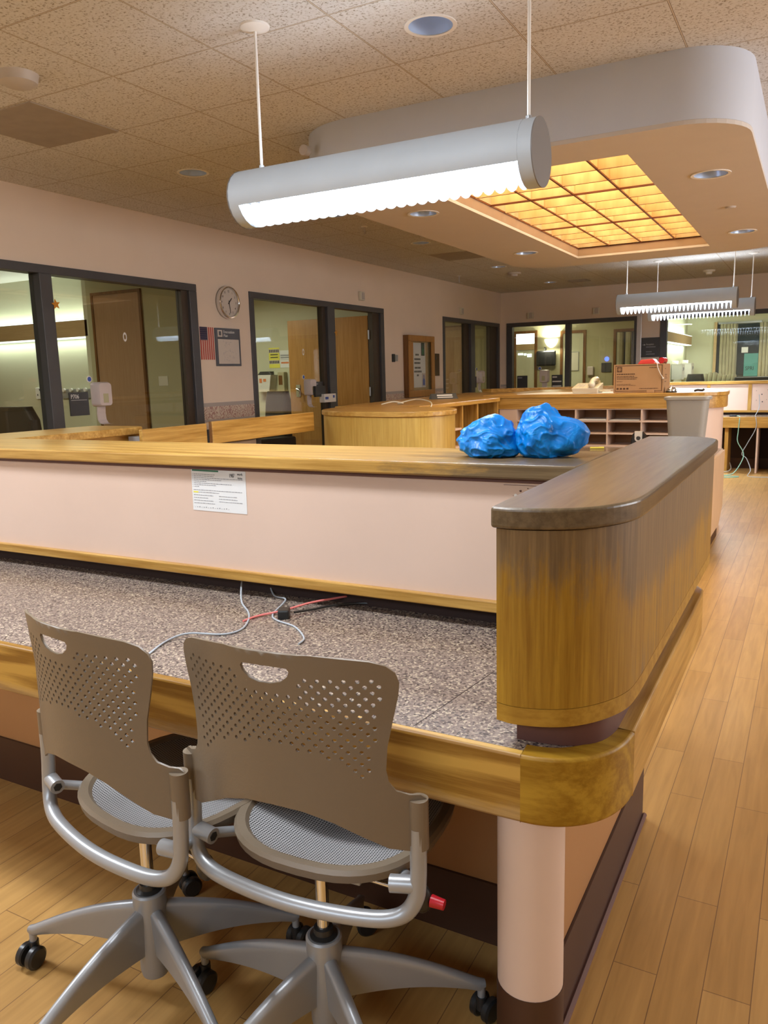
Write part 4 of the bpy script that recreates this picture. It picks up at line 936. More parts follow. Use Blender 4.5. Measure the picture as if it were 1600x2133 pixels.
mb = MB(Matrix.Translation((-1.62, 6.80, DM+0.009)) @ Matrix.Rotation(0.35, 4, 'Z')); mb.cyl((-0.055, 0, 0), (0.02, 0, 0), 0.0085, 14); mb.build('barrel', M['yellow'], t)
mb = MB(Matrix.Translation((-1.62, 6.80, DM+0.009)) @ Matrix.Rotation(0.35, 4, 'Z')); mb.cyl((0.021, 0, 0), (0.062, 0, 0), 0.0092, 14); mb.build('cap', M['yellow'], t)
t = thing('tape_dispenser', 'black and silver rounded desk gadget beside the waste bin', 'desk gadget', (-1.24, 6.62, DM))
mb = MB(Matrix.Translation((-1.235, 6.62, DM))); mb.loft([[(a*c, b, z_) for a, b in ((-0.055, -0.03), (0.055, -0.03), (0.055, 0.03), (-0.055, 0.03))] for c, z_ in ((1.15, 0.0), (1.2, 0.05), (1.1, 0.11), (0.9, 0.145), (0.55, 0.165))], smooth=False); mb.build('body', M['black'], t, bevel=0.012)
mb = MB(Matrix.Translation((-1.235, 6.586, DM+0.115))); mb.cyl((0, 0.012, 0), (0, 0, 0), 0.030, 24); mb.box(-0.030, 0.030, -0.002, 0.03, 0.012, 0.055); mb.build('face', M['whiteplastic'], t)
mb = MB(Matrix.Translation((-1.235, 6.584, DM+0.115))); mb.cyl((0, 0.004, 0), (0, 0, 0), 0.017, 18); mb.build('hub', M['dark'], t)
# papers in the pigeonholes
for (x, row, l) in ((-1.72, 1, 'white paper stack lying in the top row of pigeonholes, right of the blue bags'), (-1.44, 1, 'thin white paper lying in the top row of pigeonholes, above the highlighter')):
    z = zs[2]+0.008; tag(MB().box(x-0.125, x+0.125, YM+0.015, YM+0.28, z, z+(0.010 if x < -1.6 else 0.005)).build('paper_stack', M['paper']), l, 'paper')
# on the middle ledge
ZL = ZT+0.0005
t = thing('desk_mat', 'flat white paper sheet spread under the telephone', 'paper sheet', (-2.2, 7.4, ZL))
MB().prism([(-2.42, 7.05), (-2.10, 7.04), (-1.55, 7.10), (-1.52, 7.3), (-1.7, 7.62), (-2.35, 7.62)], ZL, ZL+0.003).build('sheet', M['paper'], t)
def phone(name, label, mat, x, y, z, s=1.0, rz=0.0):
    t = thing(name, label, 'telephone', (x, y, z), rz)
    mb = MB(); mb._add([(-0.105, -0.085, 0), (0.105, -0.085, 0), (0.105, 0.10, 0), (-0.105, 0.10, 0), (-0.115, -0.095, 0.045), (0.110, -0.095, 0.045), (0.110, 0.11, 0.085), (-0.115, 0.11, 0.085)], [(0, 1, 2, 3), (4, 5, 6, 7), (0, 1, 5, 4), (1, 2, 6, 5), (2, 3, 7, 6), (3, 0, 4, 7)])
    mb.build('base', mat, t, local=True, bevel=0.006)
    mb = MB(); mb.tube(catmull([(0.055, -0.09, 0.075), (0.058, -0.06, 0.105), (0.062, 0.01, 0.118), (0.060, 0.08, 0.115), (0.055, 0.11, 0.090)], 4), 0.020, 12); mb.ball((0.055, -0.085, 0.072), (0.03, 0.03, 0.028)); mb.ball((0.055, 0.105, 0.09), (0.03, 0.03, 0.025)); mb.build('handset', mat, t, local=True)
    mb = MB()
    for i in range(3):
        for j in range(4): mb.box(-0.085+i*0.026, -0.067+i*0.026, -0.055+j*0.03, -0.037+j*0.03, 0.052+j*0.006, 0.058+j*0.006)
    mb.build('keypad', M['dark'] if mat is M['red'] else M['whiteplastic'], t, local=True)
    path = [(0.075+0.03*math.cos(a*0.9)+a*0.0012, -0.06+0.028*math.sin(a*0.9)-0.0005*a, 0.020+0.0*a) for a in range(0, 36)]
    MB().tube([(p[0]+0.06, p[1]+0.03, p[2]) for p in path], 0.006, 6).build('coiled_cord', mat, t, local=True)
    t.scale = (s, s, s)
    return t
phone('telephone', 'cream desk telephone left of the cardboard box', M['cream'], -1.80, 7.17, ZL+0.003, 1.05, 0.0)
# cardboard box with a telephone on top
BX0, BX1, BY0, BY1, BZ0, BZ1 = -1.556, -1.135, 7.10, 7.42, ZL, ZL+0.245
t = thing('cardboard_box', 'brown cardboard carton with printed lines standing on the middle counter', 'cardboard box', (-1.345, 7.25, BZ0))
MB().box(BX0, BX1, BY0, BY1, BZ0, BZ1).build('carton', M['card'], t, bevel=0.003)
mb = MB(WY(BX0, BY0-0.0008, BZ0)); bw, bh = BX1-BX0, BZ1-BZ0
for a in ((0.015, 0.019, 0.016, bh-0.010), (bw-0.019, bw-0.013, 0.016, bh-0.010), (0.015, bw-0.013, 0.014, 0.018), (0.015, bw-0.013, bh-0.013, bh-0.007)): mb.box(a[0], a[1], a[2], a[3], 0, 0.0006)
random.seed(11)
def cw_row(u0, u1, v, h):
    u = u0
    while u < u1:
        l = random.uniform(0.006, 0.022); mb.box(u, min(u1, u+l), v, v+h, 0, 0.0006); u += l+0.003
cw_row(0.028, 0.180, 0.158, 0.009); cw_row(0.028, 0.175, 0.141, 0.005); cw_row(0.028, 0.205, 0.130, 0.005); cw_row(0.028, 0.195, 0.119, 0.004); cw_row(0.028, 0.075, 0.097, 0.004)
cw_row(0.028, 0.15, 0.075, 0.003); cw_row(0.028, 0.19, 0.064, 0.003); cw_row(0.30, 0.385, 0.212, 0.005); cw_row(0.22, 0.375, 0.036, 0.005)
for k in range(4): mb.box(0.028+k*0.028, 0.046+k*0.028, 0.030, 0.046, 0, 0.0006)
mb.box(0.028, 0.072, 0.180, 0.226, 0, 0.0006); mb.build('print', M['cardink'], t)
mb = MB(WY(BX0+0.05, BY0-0.0018, BZ0+0.203))
for k in range(4):
    a = PI/2*k+PI/4
    mb._add([(0.003*math.cos(a), 0.003*math.sin(a), 0), (0.010*math.cos(a-.35), 0.010*math.sin(a-.35), 0), (0.018*math.cos(a), 0.018*math.sin(a), 0), (0.010*math.cos(a+.35), 0.010*math.sin(a+.35), 0)], [(0, 1, 2, 3)])
mb.box(-0.0015, 0.0015, -0.018, 0.018, 0, 0.0003); mb.box(-0.018, 0.018, -0.0015, 0.0015, 0, 0.0003); mb.build('emblem', M['card'], t)
mb = MB(Matrix(((0, 0, 1, BX1), (1, 0, 0, BY0), (0, 1, 0, BZ0), (0, 0, 0, 1))))
for v, l in ((0.15, 0.12), (0.135, 0.10), (0.12, 0.13), (0.09, 0.08), (0.20, 0.05)): mb.box(0.04, 0.04+l, v, v+0.005, 0, 0.0006)
mb.build('side_print', M['cardink'], t)
t = thing('red_telephone', 'red telephone lying on top of the cardboard carton', 'telephone', (-1.23, 7.22, BZ1))
mb = MB(); mb._add([(-1.37, 7.17, BZ1), (-1.21, 7.17, BZ1), (-1.21, 7.36, BZ1), (-1.37, 7.36, BZ1), (-1.345, 7.18, BZ1+0.038), (-1.245, 7.18, BZ1+0.044), (-1.245, 7.35, BZ1+0.044), (-1.345, 7.35, BZ1+0.038)], [(0, 1, 2, 3), (4, 5, 6, 7), (0, 1, 5, 4), (1, 2, 6, 5), (2, 3, 7, 6), (3, 0, 4, 7)]); mb.build('base', M['red'], t, bevel=0.006)
mb = MB(); mb.tube([(-1.175, 7.20, BZ1+0.028), (-1.165, 7.26, BZ1+0.034), (-1.170, 7.33, BZ1+0.028)], [0.026, 0.018, 0.026], 12); mb.build('handset', M['red'], t)
mb = MB(); mb.tube(catmull([(-1.225, 7.16, BZ1+0.010), (-1.195, 7.10, BZ1+0.006), (-1.185, 7.086, BZ1-0.03), (-1.165, 7.085, BZ1-0.08), (-1.142, 7.085, BZ1-0.115)], 5), 0.0035, 8); mb.ball((-1.140, 7.085, BZ1-0.122), 0.009); mb.build('cord', M['whiteplastic'], t)
tag(MB().box(-1.262, -1.205, 7.035, 7.06, ZL, ZL+0.026).build('wooden_block', M['card'], bevel=0.002), 'tiny tan block standing at the foot of the carton', 'block')
t = thing('service_bell', 'small chrome service bell right of the carton', 'bell', (-1.075, 7.13, ZL))
MB().lathe([(0.046, 0.0), (0.047, 0.010), (0.040, 0.014), (0.0, 0.014)], 28, (-1.075, 7.13, ZL)).build('bell_base', M['black'], t)
MB().lathe([(0.040, 0.014), (0.039, 0.024), (0.032, 0.038), (0.018, 0.048), (0.005, 0.051), (0.005, 0.056), (0.0, 0.057)], 28, (-1.075, 7.13, ZL)).build('dome', M['chrome'], t)
mb = MB(); mb.tube(catmull([(-0.90, 7.20, ZL+.008), (-0.875, 7.21, ZL+.016), (-0.84, 7.225, ZL+.012), (-0.825, 7.23, ZL+.022)], 4), [0.009]*13, 8)
tag(mb.build('stapler_remover', M['black']), 'small black gadget near the curved end of the middle counter', 'desk gadget')
# ledge: name plate and cord
t = thing('name_plate', 'dark wedge shaped name plate on the long left ledge', 'name plate', (-3.10, 6.85, 1.176))
Xn = Matrix.Translation((-3.03, 6.75, 1.1765)) @ Matrix.Rotation(0.75, 4, 'Z')
mb = MB(Xn); mb._add([(-0.13, -0.04, 0), (0.13, -0.04, 0), (0.13, 0.04, 0), (-0.13, 0.04, 0), (-0.12, 0.0, 0.05), (0.12, 0.0, 0.05), (0.12, 0.035, 0.045), (-0.12, 0.035, 0.045)], [(0, 1, 2, 3), (4, 5, 6, 7), (0, 1, 5, 4), (1, 2, 6, 5), (2, 3, 7, 6), (3, 0, 4, 7)]); mb.build('wedge', M['sign'], t)
mb = MB(Xn); 
for k, (a, b) in enumerate(((0.012, 0.020), (0.028, 0.040))): mb._add([(-0.07, -0.0415+0.04*a/0.05, a), (0.08, -0.0415+0.04*a/0.05, a), (0.08, -0.0415+0.04*b/0.05, b), (-0.07, -0.0415+0.04*b/0.05, b)], [(0, 1, 2, 3)])
mb.build('white_lettering', M['inkw'], t)
cable('cream_cord', [(-2.98, 5.45, 1.182), (-2.90, 5.50, 1.20), (-2.84, 5.55, 1.185), (-2.92, 5.62, 1.182), (-2.80, 5.70, 1.21), (-2.66, 5.62, 1.20), (-2.57, 5.5, 1.182), (-2.552, 5.44, 1.15), (-2.55, 5.42, 1.08)], 0.005, M['cream'], 'cream cord looped over the long left ledge')

# ------------------------------------------------------------------ far counter things
cable('green_cable', [(-0.93, 11.7, 0.746), (-0.86, 11.50, 0.748), (-0.852, 11.43, 0.70), (-0.86, 11.425, 0.55), (-0.86, 11.41, 0.42), (-0.78, 11.38, 0.27), (-0.80, 11.3, 0.15), (-0.88, 11.2, 0.02), (-0.98, 11.05, 0.006), (-0.80, 11.0, 0.006), (-0.86, 10.9, 0.006), (-1.05, 10.85, 0.006)], 0.006, M['cableg'], 'green cable hanging off the far desk to a tangle on the floor')
cable('grey_cable', [(-0.66, 11.93, 1.02), (-0.65, 11.9, 0.85), (-0.68, 11.7, 0.75), (-0.66, 11.45, 0.74), (-0.65, 11.43, 0.60), (-0.74, 11.41, 0.40), (-0.80, 11.40, 0.26), (-0.74, 11.38, 0.20), (-0.68, 11.30, 0.06), (-0.70, 11.1, 0.006), (-0.60, 11.0, 0.006), (-0.45, 11.02, 0.006)], 0.005, M['cable'], 'grey cable dropping from the far pink panel over the desk')
cable('beige_cable', [(-1.0, 11.95, 0.10), (-0.95, 11.7, 0.03), (-0.98, 11.5, 0.007), (-1.10, 11.45, 0.007), (-1.02, 11.35, 0.007), (-1.12, 11.25, 0.007)], 0.008, M['cream'], 'beige cable coiled on the floor under the far desk')
mb = MB(); mb.box(-0.99, -0.90, 11.56, 11.62, 0.742, 0.765); tag(mb.build('adapter', M['black'], bevel=0.008), 'small black adapter lying on the far desk', 'adapter')
for u, v in ((0.0, 0.27), (0.14, 0.28), (0.07, 0.22), (0.08, 0.12), (0.005, 0.14), (0.13, 0.15)):
    mb = MB(WY(-0.70, 11.9985, 0.80)); mb.cyl((u, v, 0), (u, v, 0.002), 0.008 if 0.05 < u < 0.1 else 0.004, 10)
    mb.build('screw_hole', M['inkb'], bpy.data.objects['far_counter'])

# ------------------------------------------------------------------ things on the left wall
XF = XW+0.001
t = thing('wall_clock', 'round silver rimmed wall clock between the two left windows', 'clock', (XF, 6.35, 2.16))
X = WX(XF, 6.35, 2.16)
mb = MB(X); mb.lathe([(0.150, 0.0), (0.155, 0.01), (0.157, 0.045), (0.152, 0.056), (0.142, 0.058), (0.136, 0.048), (0.136, 0.042)], 48); mb.build('rim', M['chrome'], t)
mb = MB(X); mb.lathe([(0.0, 0.040), (0.137, 0.040)], 48); mb.build('dial', M['paperdim'], t)
for h in range(1, 13):
    a = PI/2 - h*PI/6; text(str(h), 0.030, M['inkb'], X @ Matrix.Translation((0.108*math.cos(a), 0.108*math.sin(a)-0.010, 0.0408)), t, 'numeral', 0.9, 'CENTER')
def hand(a, l, w_):
    mb = MB(X @ Matrix.Translation((0, 0, 0.044)) @ Matrix.Rotation(-a, 4, 'Z')); mb.box(-w_/2, w_/2, -0.02, l, 0, 0.0015); return mb
hand(math.radians(44), 0.060, 0.008).build('hour_hand', M['inkb'], t); hand(math.radians(172), 0.105, 0.005).build('minute_hand', M['inkb'], t)
X = WX(XF, 5.937, 1.602)
t = thing('flag', 'small striped flag hanging vertically beside the left window frame', 'flag', (XF, 6.03, 1.75))
mb = MB(X); FW, FH = 0.195, 0.310
for k in range(13):
    mb.mi = k % 2; mb.box(FW*k/13, FW*(k+1)/13, 0, FH, 0, 0.003)
mb.build('stripes', [M['flagred'], M['flagwhite']], t)
mb = MB(X); mb.box(0, FW*7/13, FH*0.60, FH, 0.003, 0.0035); 
cn = mb.build('canton', M['navy'], t)
mb = MB(X)
for i in range(5):
    for j in range(6): mb.box(0.010+i*0.020-0.002, 0.010+i*0.020+0.002, FH*0.62+j*0.020, FH*0.62+j*0.020+0.004, 0.0035, 0.004)
mb.build('star_rows', M['flagwhite'], t)
X = WX(XF, 6.147, 1.540)
t = thing('evacuation_sign', 'slate grey evacuation plan sign below the clock', 'sign', (XF, 6.33, 1.7))
mb = MB(X); mb.box(0, 0.378, 0, 0.370, 0, 0.016); mb.build('backplate', M['signgrey'], t, bevel=0.003)
mb = MB(X); mb.box(0.028, 0.350, 0.022, 0.262, 0.016, 0.018); mb.build('plan_sheet', M['paperdim'], t)
mb = MB(X)
random.seed(2)
for k in range(46):
    u = random.uniform(0.10, 0.30); v = random.uniform(0.045, 0.235); q = random.random()
    if u > 0.22 and v > 0.14: continue
    mb.box(u, u+random.uniform(0.006, 0.03)*(q > .4)+0.002, v, v+random.uniform(0.006, 0.025)*(q <= .4)+0.002, 0.018, 0.0184)
mb.build('plan_drawing', M['ink'], t)
mb = MB(X); mb.box(0.030, 0.100, 0.285, 0.350, 0.016, 0.018); mb.build('pictogram_tile', M['paperdim'], t)
mb = MB(X); mb.box(0.048, 0.082, 0.298, 0.338, 0.018, 0.0185); mb.build('pictogram', M['signgrey'], t)
text('Evacuation', 0.040, M['inkw'], X @ Matrix.Translation((0.118, 0.322, 0.0165)), t); text('Plan', 0.040, M['inkw'], X @ Matrix.Translation((0.118, 0.285, 0.0165)), t)

def call_light(X, label):
    t = thing('call_light', label, 'call light', X.translation, 0, 'call lights above the windows')
    mb = MB(X); mb.box(-0.055, 0.055, -0.055, 0.055, 0, 0.035); mb.build('housing', M['cream'], t, bevel=0.004)
    mb = MB(X); mb.box(-0.022, 0.040, -0.042, 0.042, 0.035, 0.043); mb.build('lens', M['detector'], t, bevel=0.003)
call_light(WX(XF, 9.04, 2.42), 'small square call light over the window with the open oak door')
call_light(WX(XF, 12.33, 2.42), 'small square call light over the last window of the left wall')
call_light(WY(-4.63, YB-0.001, 2.415), 'small square call light on the back wall close to the corner')
call_light(WY(-3.44, YB-0.001, 2.425), 'small square call light on the back wall left of the far lamps')
t = thing('thermostat', 'small two part thermostat on the wall left of the display case', 'thermostat', (XF, 9.93, 1.645))
mb = MB(WX(XF, 9.86, 1.59)); mb.box(0, 0.06, 0, 0.11, 0, 0.025); mb.build('dark_cover', M['black'], t, bevel=0.004)
mb = MB(WX(XF, 9.86, 1.59)); mb.box(0.068, 0.15, 0.012, 0.098, 0, 0.022); mb.build('grey_cover', M['silver'], t, bevel=0.004)
t = thing('display_case', 'oak framed glass display case on the left wall holding a white poster', 'display case', (XF, 10.65, 1.53))
X = WX(XF, 10.215, 1.085); W_, H_ = 0.865, 0.885
mb = MB(X)
for a in ((0, W_, 0, 0.03), (0, W_, H_-0.03, H_), (0, 0.03, 0.03, H_-0.03), (W_-0.03, W_, 0.03, H_-0.03)): mb.box(a[0], a[1], a[2], a[3], 0, 0.075)
mb.build('case', M['walnut'], t, bevel=0.004)
mb = MB(X)
for a in ((0, W_, 0, 0.10), (0, W_, H_-0.085, H_), (0, 0.13, 0.10, H_-0.085), (W_-0.10, W_, 0.10, H_-0.085)): mb.box(a[0], a[1], a[2], a[3], 0.077, 0.10)
mb.build('door', M['dooroak'], t, bevel=0.006)
mb = MB(X); mb.box(0.03, W_-0.03, 0.03, H_-0.03, 0.0, 0.012); mb.build('backboard', M['roomoak'], t)
mb = MB(X); mb.box(0.13, W_-0.17, 0.135, H_-0.10, 0.014, 0.018); mb.build('poster', M['paper'], t)
mb = MB(X)
for v, a, b in ((0.60, 0.36, 0.47), (0.535, 0.32, 0.53), (0.480, 0.32, 0.52), (0.410, 0.33, 0.53), (0.355, 0.31, 0.56), (0.300, 0.40, 0.46)):
    random.seed(int(v*1000)); wordrow_u = a
    while wordrow_u < b:
        l = random.uniform(0.02, 0.04); mb.box(wordrow_u, min(b, wordrow_u+l), v, v+0.026, 0.018, 0.0185); wordrow_u += l+0.007
mb.build('poster_lettering', M['inkb'], t)
for (u, v, c1, c2) in ((0.135, 0.60, 'paperdim', 'ink'), (0.55, 0.60, 'inkb', 'green'), (0.145, 0.145, 'cable', 'brown'), (0.57, 0.15, 'lilac', 'blueprint')):
    mb = MB(X); mb.box(u, u+0.12, v, v+0.19, 0.0186, 0.0195); ph = mb.build('photo_card', M[c1], t)
    mb = MB(X); mb.loft([[(u+0.06+s*w1, v+z1, 0.0197) for s in (-1, 1)] for w1, z1 in ((0.035, 0.015), (0.035, 0.09), (0.012, 0.12), (0.010, 0.17))], closed=False, caps=False); mb.build('bottle_shape', M[c2], ph)
mb = MB(X); mb.box(0.13, W_-0.10, 0.10, H_-0.085, 0.080, 0.083); mb.build('glass_pane', M['caseglass'], t)
t = thing('plaque', 'dark bronze plaque on the left wall right of the display case', 'plaque', (XF, 11.3, 1.55))
mb = MB(WX(XF, 11.165, 1.383)); mb.box(0, 0.275, 0, 0.34, 0, 0.012); mb.build('plate', M['bronze'], t, bevel=0.003)
mb = MB(WX(XF, 11.165, 1.383)); mb.lathe([(0.0, 0.0135), (0.025, 0.0135), (0.028, 0.012)], 20, (0.14, 0.27, 0)); mb.build('relief', M['dark'], t)
t = thing('direction_sign', 'charcoal direction sign with an arrow on the back wall beside the steel corner guard', 'sign', (-2.54, YB, 1.75))
X = WY(-2.665, YB-0.001, 1.60)
mb = MB(X); mb.box(0, 0.30, 0, 0.33, 0, 0.012); mb.build('plate', M['sign'], t)
mb = MB(X); mb.box(0.025, 0.065, 0.208, 0.213, 0.012, 0.013); mb._add([(0.050, 0.225, 0.013), (0.072, 0.2105, 0.013), (0.050, 0.196, 0.013), (0.056, 0.2105, 0.013)], [(0, 1, 2, 3)]); mb.build('arrow', M['inkw'], t)
text('Reception', 0.036, M['inkw'], X @ Matrix.Translation((0.085, 0.205, 0.0125)), t, sx=0.85)
mb = MB(X); mb.box(0.085, 0.24, 0.165, 0.180, 0.012, 0.013); mb.box(0.085, 0.18, 0.085, 0.100, 0.012, 0.013); mb.box(0.085, 0.23, 0.045, 0.060, 0.012, 0.013); mb.build('small_lettering', M['ink'], t)

# things fixed to the glass
def star(y, z, label, x=XW+0.03):
    mb = MB(WX(x, y, z)); p = []
    for k in range(10):
        a = PI/2+k*PI/5+0.15; r_ = 0.042 if k % 2 == 0 else 0.019; p.append((r_*math.cos(a), r_*math.sin(a)))
    mb.prism(p, 0, 0.003); tag(mb.build('paper_star', M['gold']), label, 'star', 'gold paper stars')
star(4.285, 2.01, 'gold paper star on the mullion of the nearest left window')
star(8.366, 1.935, 'gold paper star on the frame of the open oak door')
for y, z, l in ((5.034, 1.79, 'small pale decal on the near window in front of the brown door'), (7.75, 1.70, 'small pale decal on the glass left of the open door'),):
    mb = MB(WX(-5.256, y, z)); mb.loft([[(0.022*math.cos(2*PI*k/12)*c, 0.040*math.sin(2*PI*k/12)*c, 0.0005)for k in range(12)] for c in (1.0, 0.55)], caps=False)
    tag(mb.build('window_decal', M['whiteplastic']), l, 'decal', 'pale window decals')
XG = -5.255
t = thing('room_number_sign', 'charcoal room sign lettered P706 on the near window', 'sign', (XG, 4.48, 1.24))
X = WX(XG, 4.387, 1.147)
mb = MB(X); mb.box(0, 0.19, 0, 0.188, 0, 0.008); mb.build('plate', M['sign'], t)
text('P706', 0.048, M['inkw'], X @ Matrix.Translation((0.014, 0.138, 0.0085)), t, sx=0.85)
mb = MB(X); mb.box(0.016, 0.175, 0.124, 0.126, 0.008, 0.009); mb.build('rule', M['inkw'], t)
mb = MB(X)
for k in range(6): mb.box(0.012, 0.175, 0.012+k*0.017, 0.0135+k*0.017, 0.008, 0.010)
mb.build('slots', M['dark'], t)
def dispenser(X, label, s=1.0, glove=False):
    t = thing('hand_dispenser', label, 'dispenser', X.translation, 0, 'hand sanitizer dispensers')
    Xs = X @ Matrix.Diagonal((s, s, s, 1))
    def sh(pts, a, b, c): return [[(u*k, v*k2+o, w_) for u, v in pts] for k, k2, o, w_ in a]
    mb = MB(Xs); r0 = rrect(-0.072, 0.072, -0.09, 0.11, 0.03, 5); 
    mb.loft([[(u, v, 0.0) for u, v in r0], [(u, v, 0.07) for u, v in r0], [(u*0.88, v*0.92, 0.095) for u, v in r0]], smooth=True); mb.build('cover', M['lilac'], t)
    mb = MB(Xs); mb.box(-0.028, 0.024, -0.06, 0.015, 0.094, 0.097); mb.build('level_window', M['roomdark'], t)
    mb = MB(Xs); mb.loft([[(u*0.042, v, w_+q) for u, q in ((-1, 0), (1, 0), (1, 0.012), (-1, 0.012))] for v, w_ in ((-0.09, 0.02), (-0.15, 0.015), (-0.20, 0.02), (-0.228, 0.04), (-0.236, 0.07), (-0.234, 0.10))], smooth=False); mb.build('drip_tray', M['lilac'], t)
    mb = MB(Xs); mb.lathe([(0.0, 0.012), (0.026, 0.012), (0.027, 0.008), (0.0, 0.006)], 22, (-0.085, 0.135, 0)); dd = mb.build('round_tag', M['whiteplastic'], t)
    mb = MB(Xs); mb.lathe([(0.0, 0.0135), (0.019, 0.0135), (0.019, 0.012)], 22, (-0.085, 0.135, 0)); mb.build('tag_print', M['blueprint'], dd)
    return t
dispenser(WX(XG, 4.685, 1.303), 'white hand sanitizer dispenser beside the P706 sign')
dispenser(WX(XG, 7.80, 1.285), 'white dispenser on the glass left of the open oak door', 0.95)
t = thing('glove_box_holder', 'black holder with a white box beside the dispenser on the second window', 'glove box', (XG, 7.95, 1.22))
mb = MB(WX(XG, 7.78, 1.18)); mb.box(0, 0.21, 0, 0.125, 0.10, 0.13); mb.build('black_box', M['black'], t)
mb = MB(WX(XG, 7.90, 1.11)); mb.box(0, 0.26, 0, 0.10, 0.10, 0.17); mb.build('white_box', M['whiteplastic'], t, bevel=0.004)
mb = MB(WX(XG, 7.90, 1.11)); mb.box(0.02, 0.09, 0.035, 0.065, 0.17, 0.171); mb.box(0.19, 0.23, 0.05, 0.08, 0.17, 0.171); mb.build('box_print', M['blueprint'], t)
mb = MB(WX(XG, 8.0, 1.215)); mb.box(-0.08, 0.13, 0, 0.14, 0.0, 0.008); mb.build('room_sign', M['sign'], t)
mb = MB(WX(XG, 8.0, 1.215)); mb.box(-0.05, 0.02, 0.105, 0.12, 0.008, 0.009); mb.box(-0.05, 0.10, 0.085, 0.087, 0.008, 0.009); mb.build('sign_lettering', M['ink'], t)
dispenser(WX(XG, 13.20, 1.33), 'white dispenser behind the last window of the left wall', 1.1)
t = thing('room_number_sign', 'small dark room sign on the last window of the left wall', 'sign', (XG, 12.95, 1.24), 0)
mb = MB(WX(XG, 12.95, 1.16)); mb.box(-0.02, 0.16, 0, 0.19, 0, 0.008); mb.build('plate', M['sign'], t)
YG = YB+0.046
dispenser(WY(-4.365, YG, 1.31), 'white dispenser on the glass of the back wall', 1.15)
for x, l in ((-4.90, 'plain dark sign on the back window left of the dispenser'), (-4.24, 'dark sign with two white lines on the back window right of the dispenser')):
    t = thing('room_number_sign', l, 'sign', (x, YG, 1.2))
    mb = MB(WY(x, YG, 1.11)); mb.box(0, 0.20, 0, 0.23, 0, 0.008); mb.build('plate', M['sign'], t)
    mb = MB(WY(x, YG, 1.11))
    if x > -4.5: mb.box(0.015, 0.18, 0.10, 0.125, 0.008, 0.009); mb.box(0.015, 0.18, 0.02, 0.04, 0.008, 0.009)
    mb.box(0.015, 0.10, 0.18, 0.205, 0.008, 0.009); mb.build('lettering', M['inkw'] if x > -4.5 else M['ink'], t)

# ------------------------------------------------------------------ in the rooms
t = thing('room_door', 'wide oak door standing open inside the second left window', 'door', (-5.25, 9.38, 0))
MB().box(-6.60, -5.30, 9.36, 9.405, 0.01, 2.20).build('leaf', M['dooroak'], t, bevel=0.003)
for z in (0.30, 1.20, 1.95): MB().cyl((-5.285, 9.355, z-0.06), (-5.285, 9.355, z+0.06), 0.012, 10).build('hinge', M['silver'], t)
p = MB().box(-6.49, -6.42, 9.35, 9.36, 1.14, 1.31).build('handle_plate', M['chrome'], t)
MB().tube([(-6.455, 9.35, 1.25), (-6.455, 9.31, 1.25), (-6.40, 9.305, 1.22), (-6.40, 9.305, 1.15)], 0.012, 8).build('lever', M['chrome'], p)
t = thing('room_door', 'flat brown door in the wall behind the nearest left window', 'door', (-6.65, 6.29, 0))
MB().box(-7.0, -6.32, 6.285, 6.298, 0.01, 2.345).build('leaf', M['doorbrown'], t)
mb = MB()
for a in ((-7.03, -7.0, 0, 2.375), (-6.32, -6.29, 0, 2.375), (-7.0, -6.32, 2.345, 2.375)): mb.box(a[0], a[1], 6.275, 6.298, a[2], a[3])
mb.build('door_frame', M['walnut'], t)
t = thing('room_door', 'brown door behind the last window of the left wall', 'door', (-6.1, 14.19, 0))
MB().box(-6.35, -5.93, 14.19, 14.21, 0.01, 2.29).build('leaf', M['doorbrown'], t)
mb = MB(); mb.box(-6.35, -5.93, 14.185, 14.21, 2.29, 2.315); mb.box(-5.93, -5.905, 14.185, 14.21, 0, 2.315); mb.build('door_frame', M['walnut'], t)

def light_bar(name, label, x0, x1, y0, y1, z0, z1, gx, gy, mat, power, col, axis='X'):
    t = thing(name, label, 'wall lamp', ((x0+x1)/2, (y0+y1)/2, z0))
    MB().box(x0, x1, y0, y1, z0, z1).build('wood_box', mat, t, bevel=0.002)
    MB().box(x0+0.02, x1-0.03 if axis == 'X' else x1, y0+(0.03 if axis == 'Y' else 0.03), y1-0.01, z1-0.001, z1+0.012).build('upper_tube', M['roomlamp'], t)
    MB().box(x0+0.02, x1-0.03 if axis == 'X' else x1, y0+0.03, y1-0.01, z0-0.012, z0+0.001).build('lower_tube', M['roomlamp'], t)
    cx, cy = (x0+x1)/2, (y0+y1)/2; sz = (abs(x1-x0)*0.9, 0.08) if axis == 'X' else (0.08, abs(y1-y0)*0.9)
    area('bar_up', (cx, cy, z1+0.02), sz, power, col, (PI, 0, 0)); area('bar_down', (cx, cy, z0-0.02), sz, power, col)
light_bar('headwall_lamp', 'long wooden light bar on the bright wall behind the nearest window', -9.2, -7.14, 6.30, 6.438, 1.925, 2.105, 0, 0, M['roomoak'], 2.6, (0.92, 1.0, 0.86))
t = thing('wall_socket_plate', 'white socket plate on the bright wall seen through the near window', 'socket', (-8.1, 6.43, 1.3))
mb = MB(WY(-8.26, 6.439, 1.235)); mb.box(0, 0.17, 0, 0.135, 0, 0.02); mb.build('plate', M['white'], t, bevel=0.004)
mb = MB(WY(-8.26, 6.439, 1.235))
for u, v in ((0.03, 0.04), (0.07, 0.10), (0.12, 0.04), (0.12, 0.09)): mb.box(u, u+0.015, v, v+0.02, 0.02, 0.021)
mb.build('sockets', M['inkb'], t)
t = thing('gas_rail', 'grey service rail with white knobs on the bright wall behind the P706 sign', 'service rail', (-7.5, 6.43, 1.3))
mb = MB(WY(-7.80, 6.439, 1.24)); mb.box(0, 0.62, 0, 0.105, 0, 0.03); mb.build('rail', M['silver'], t)
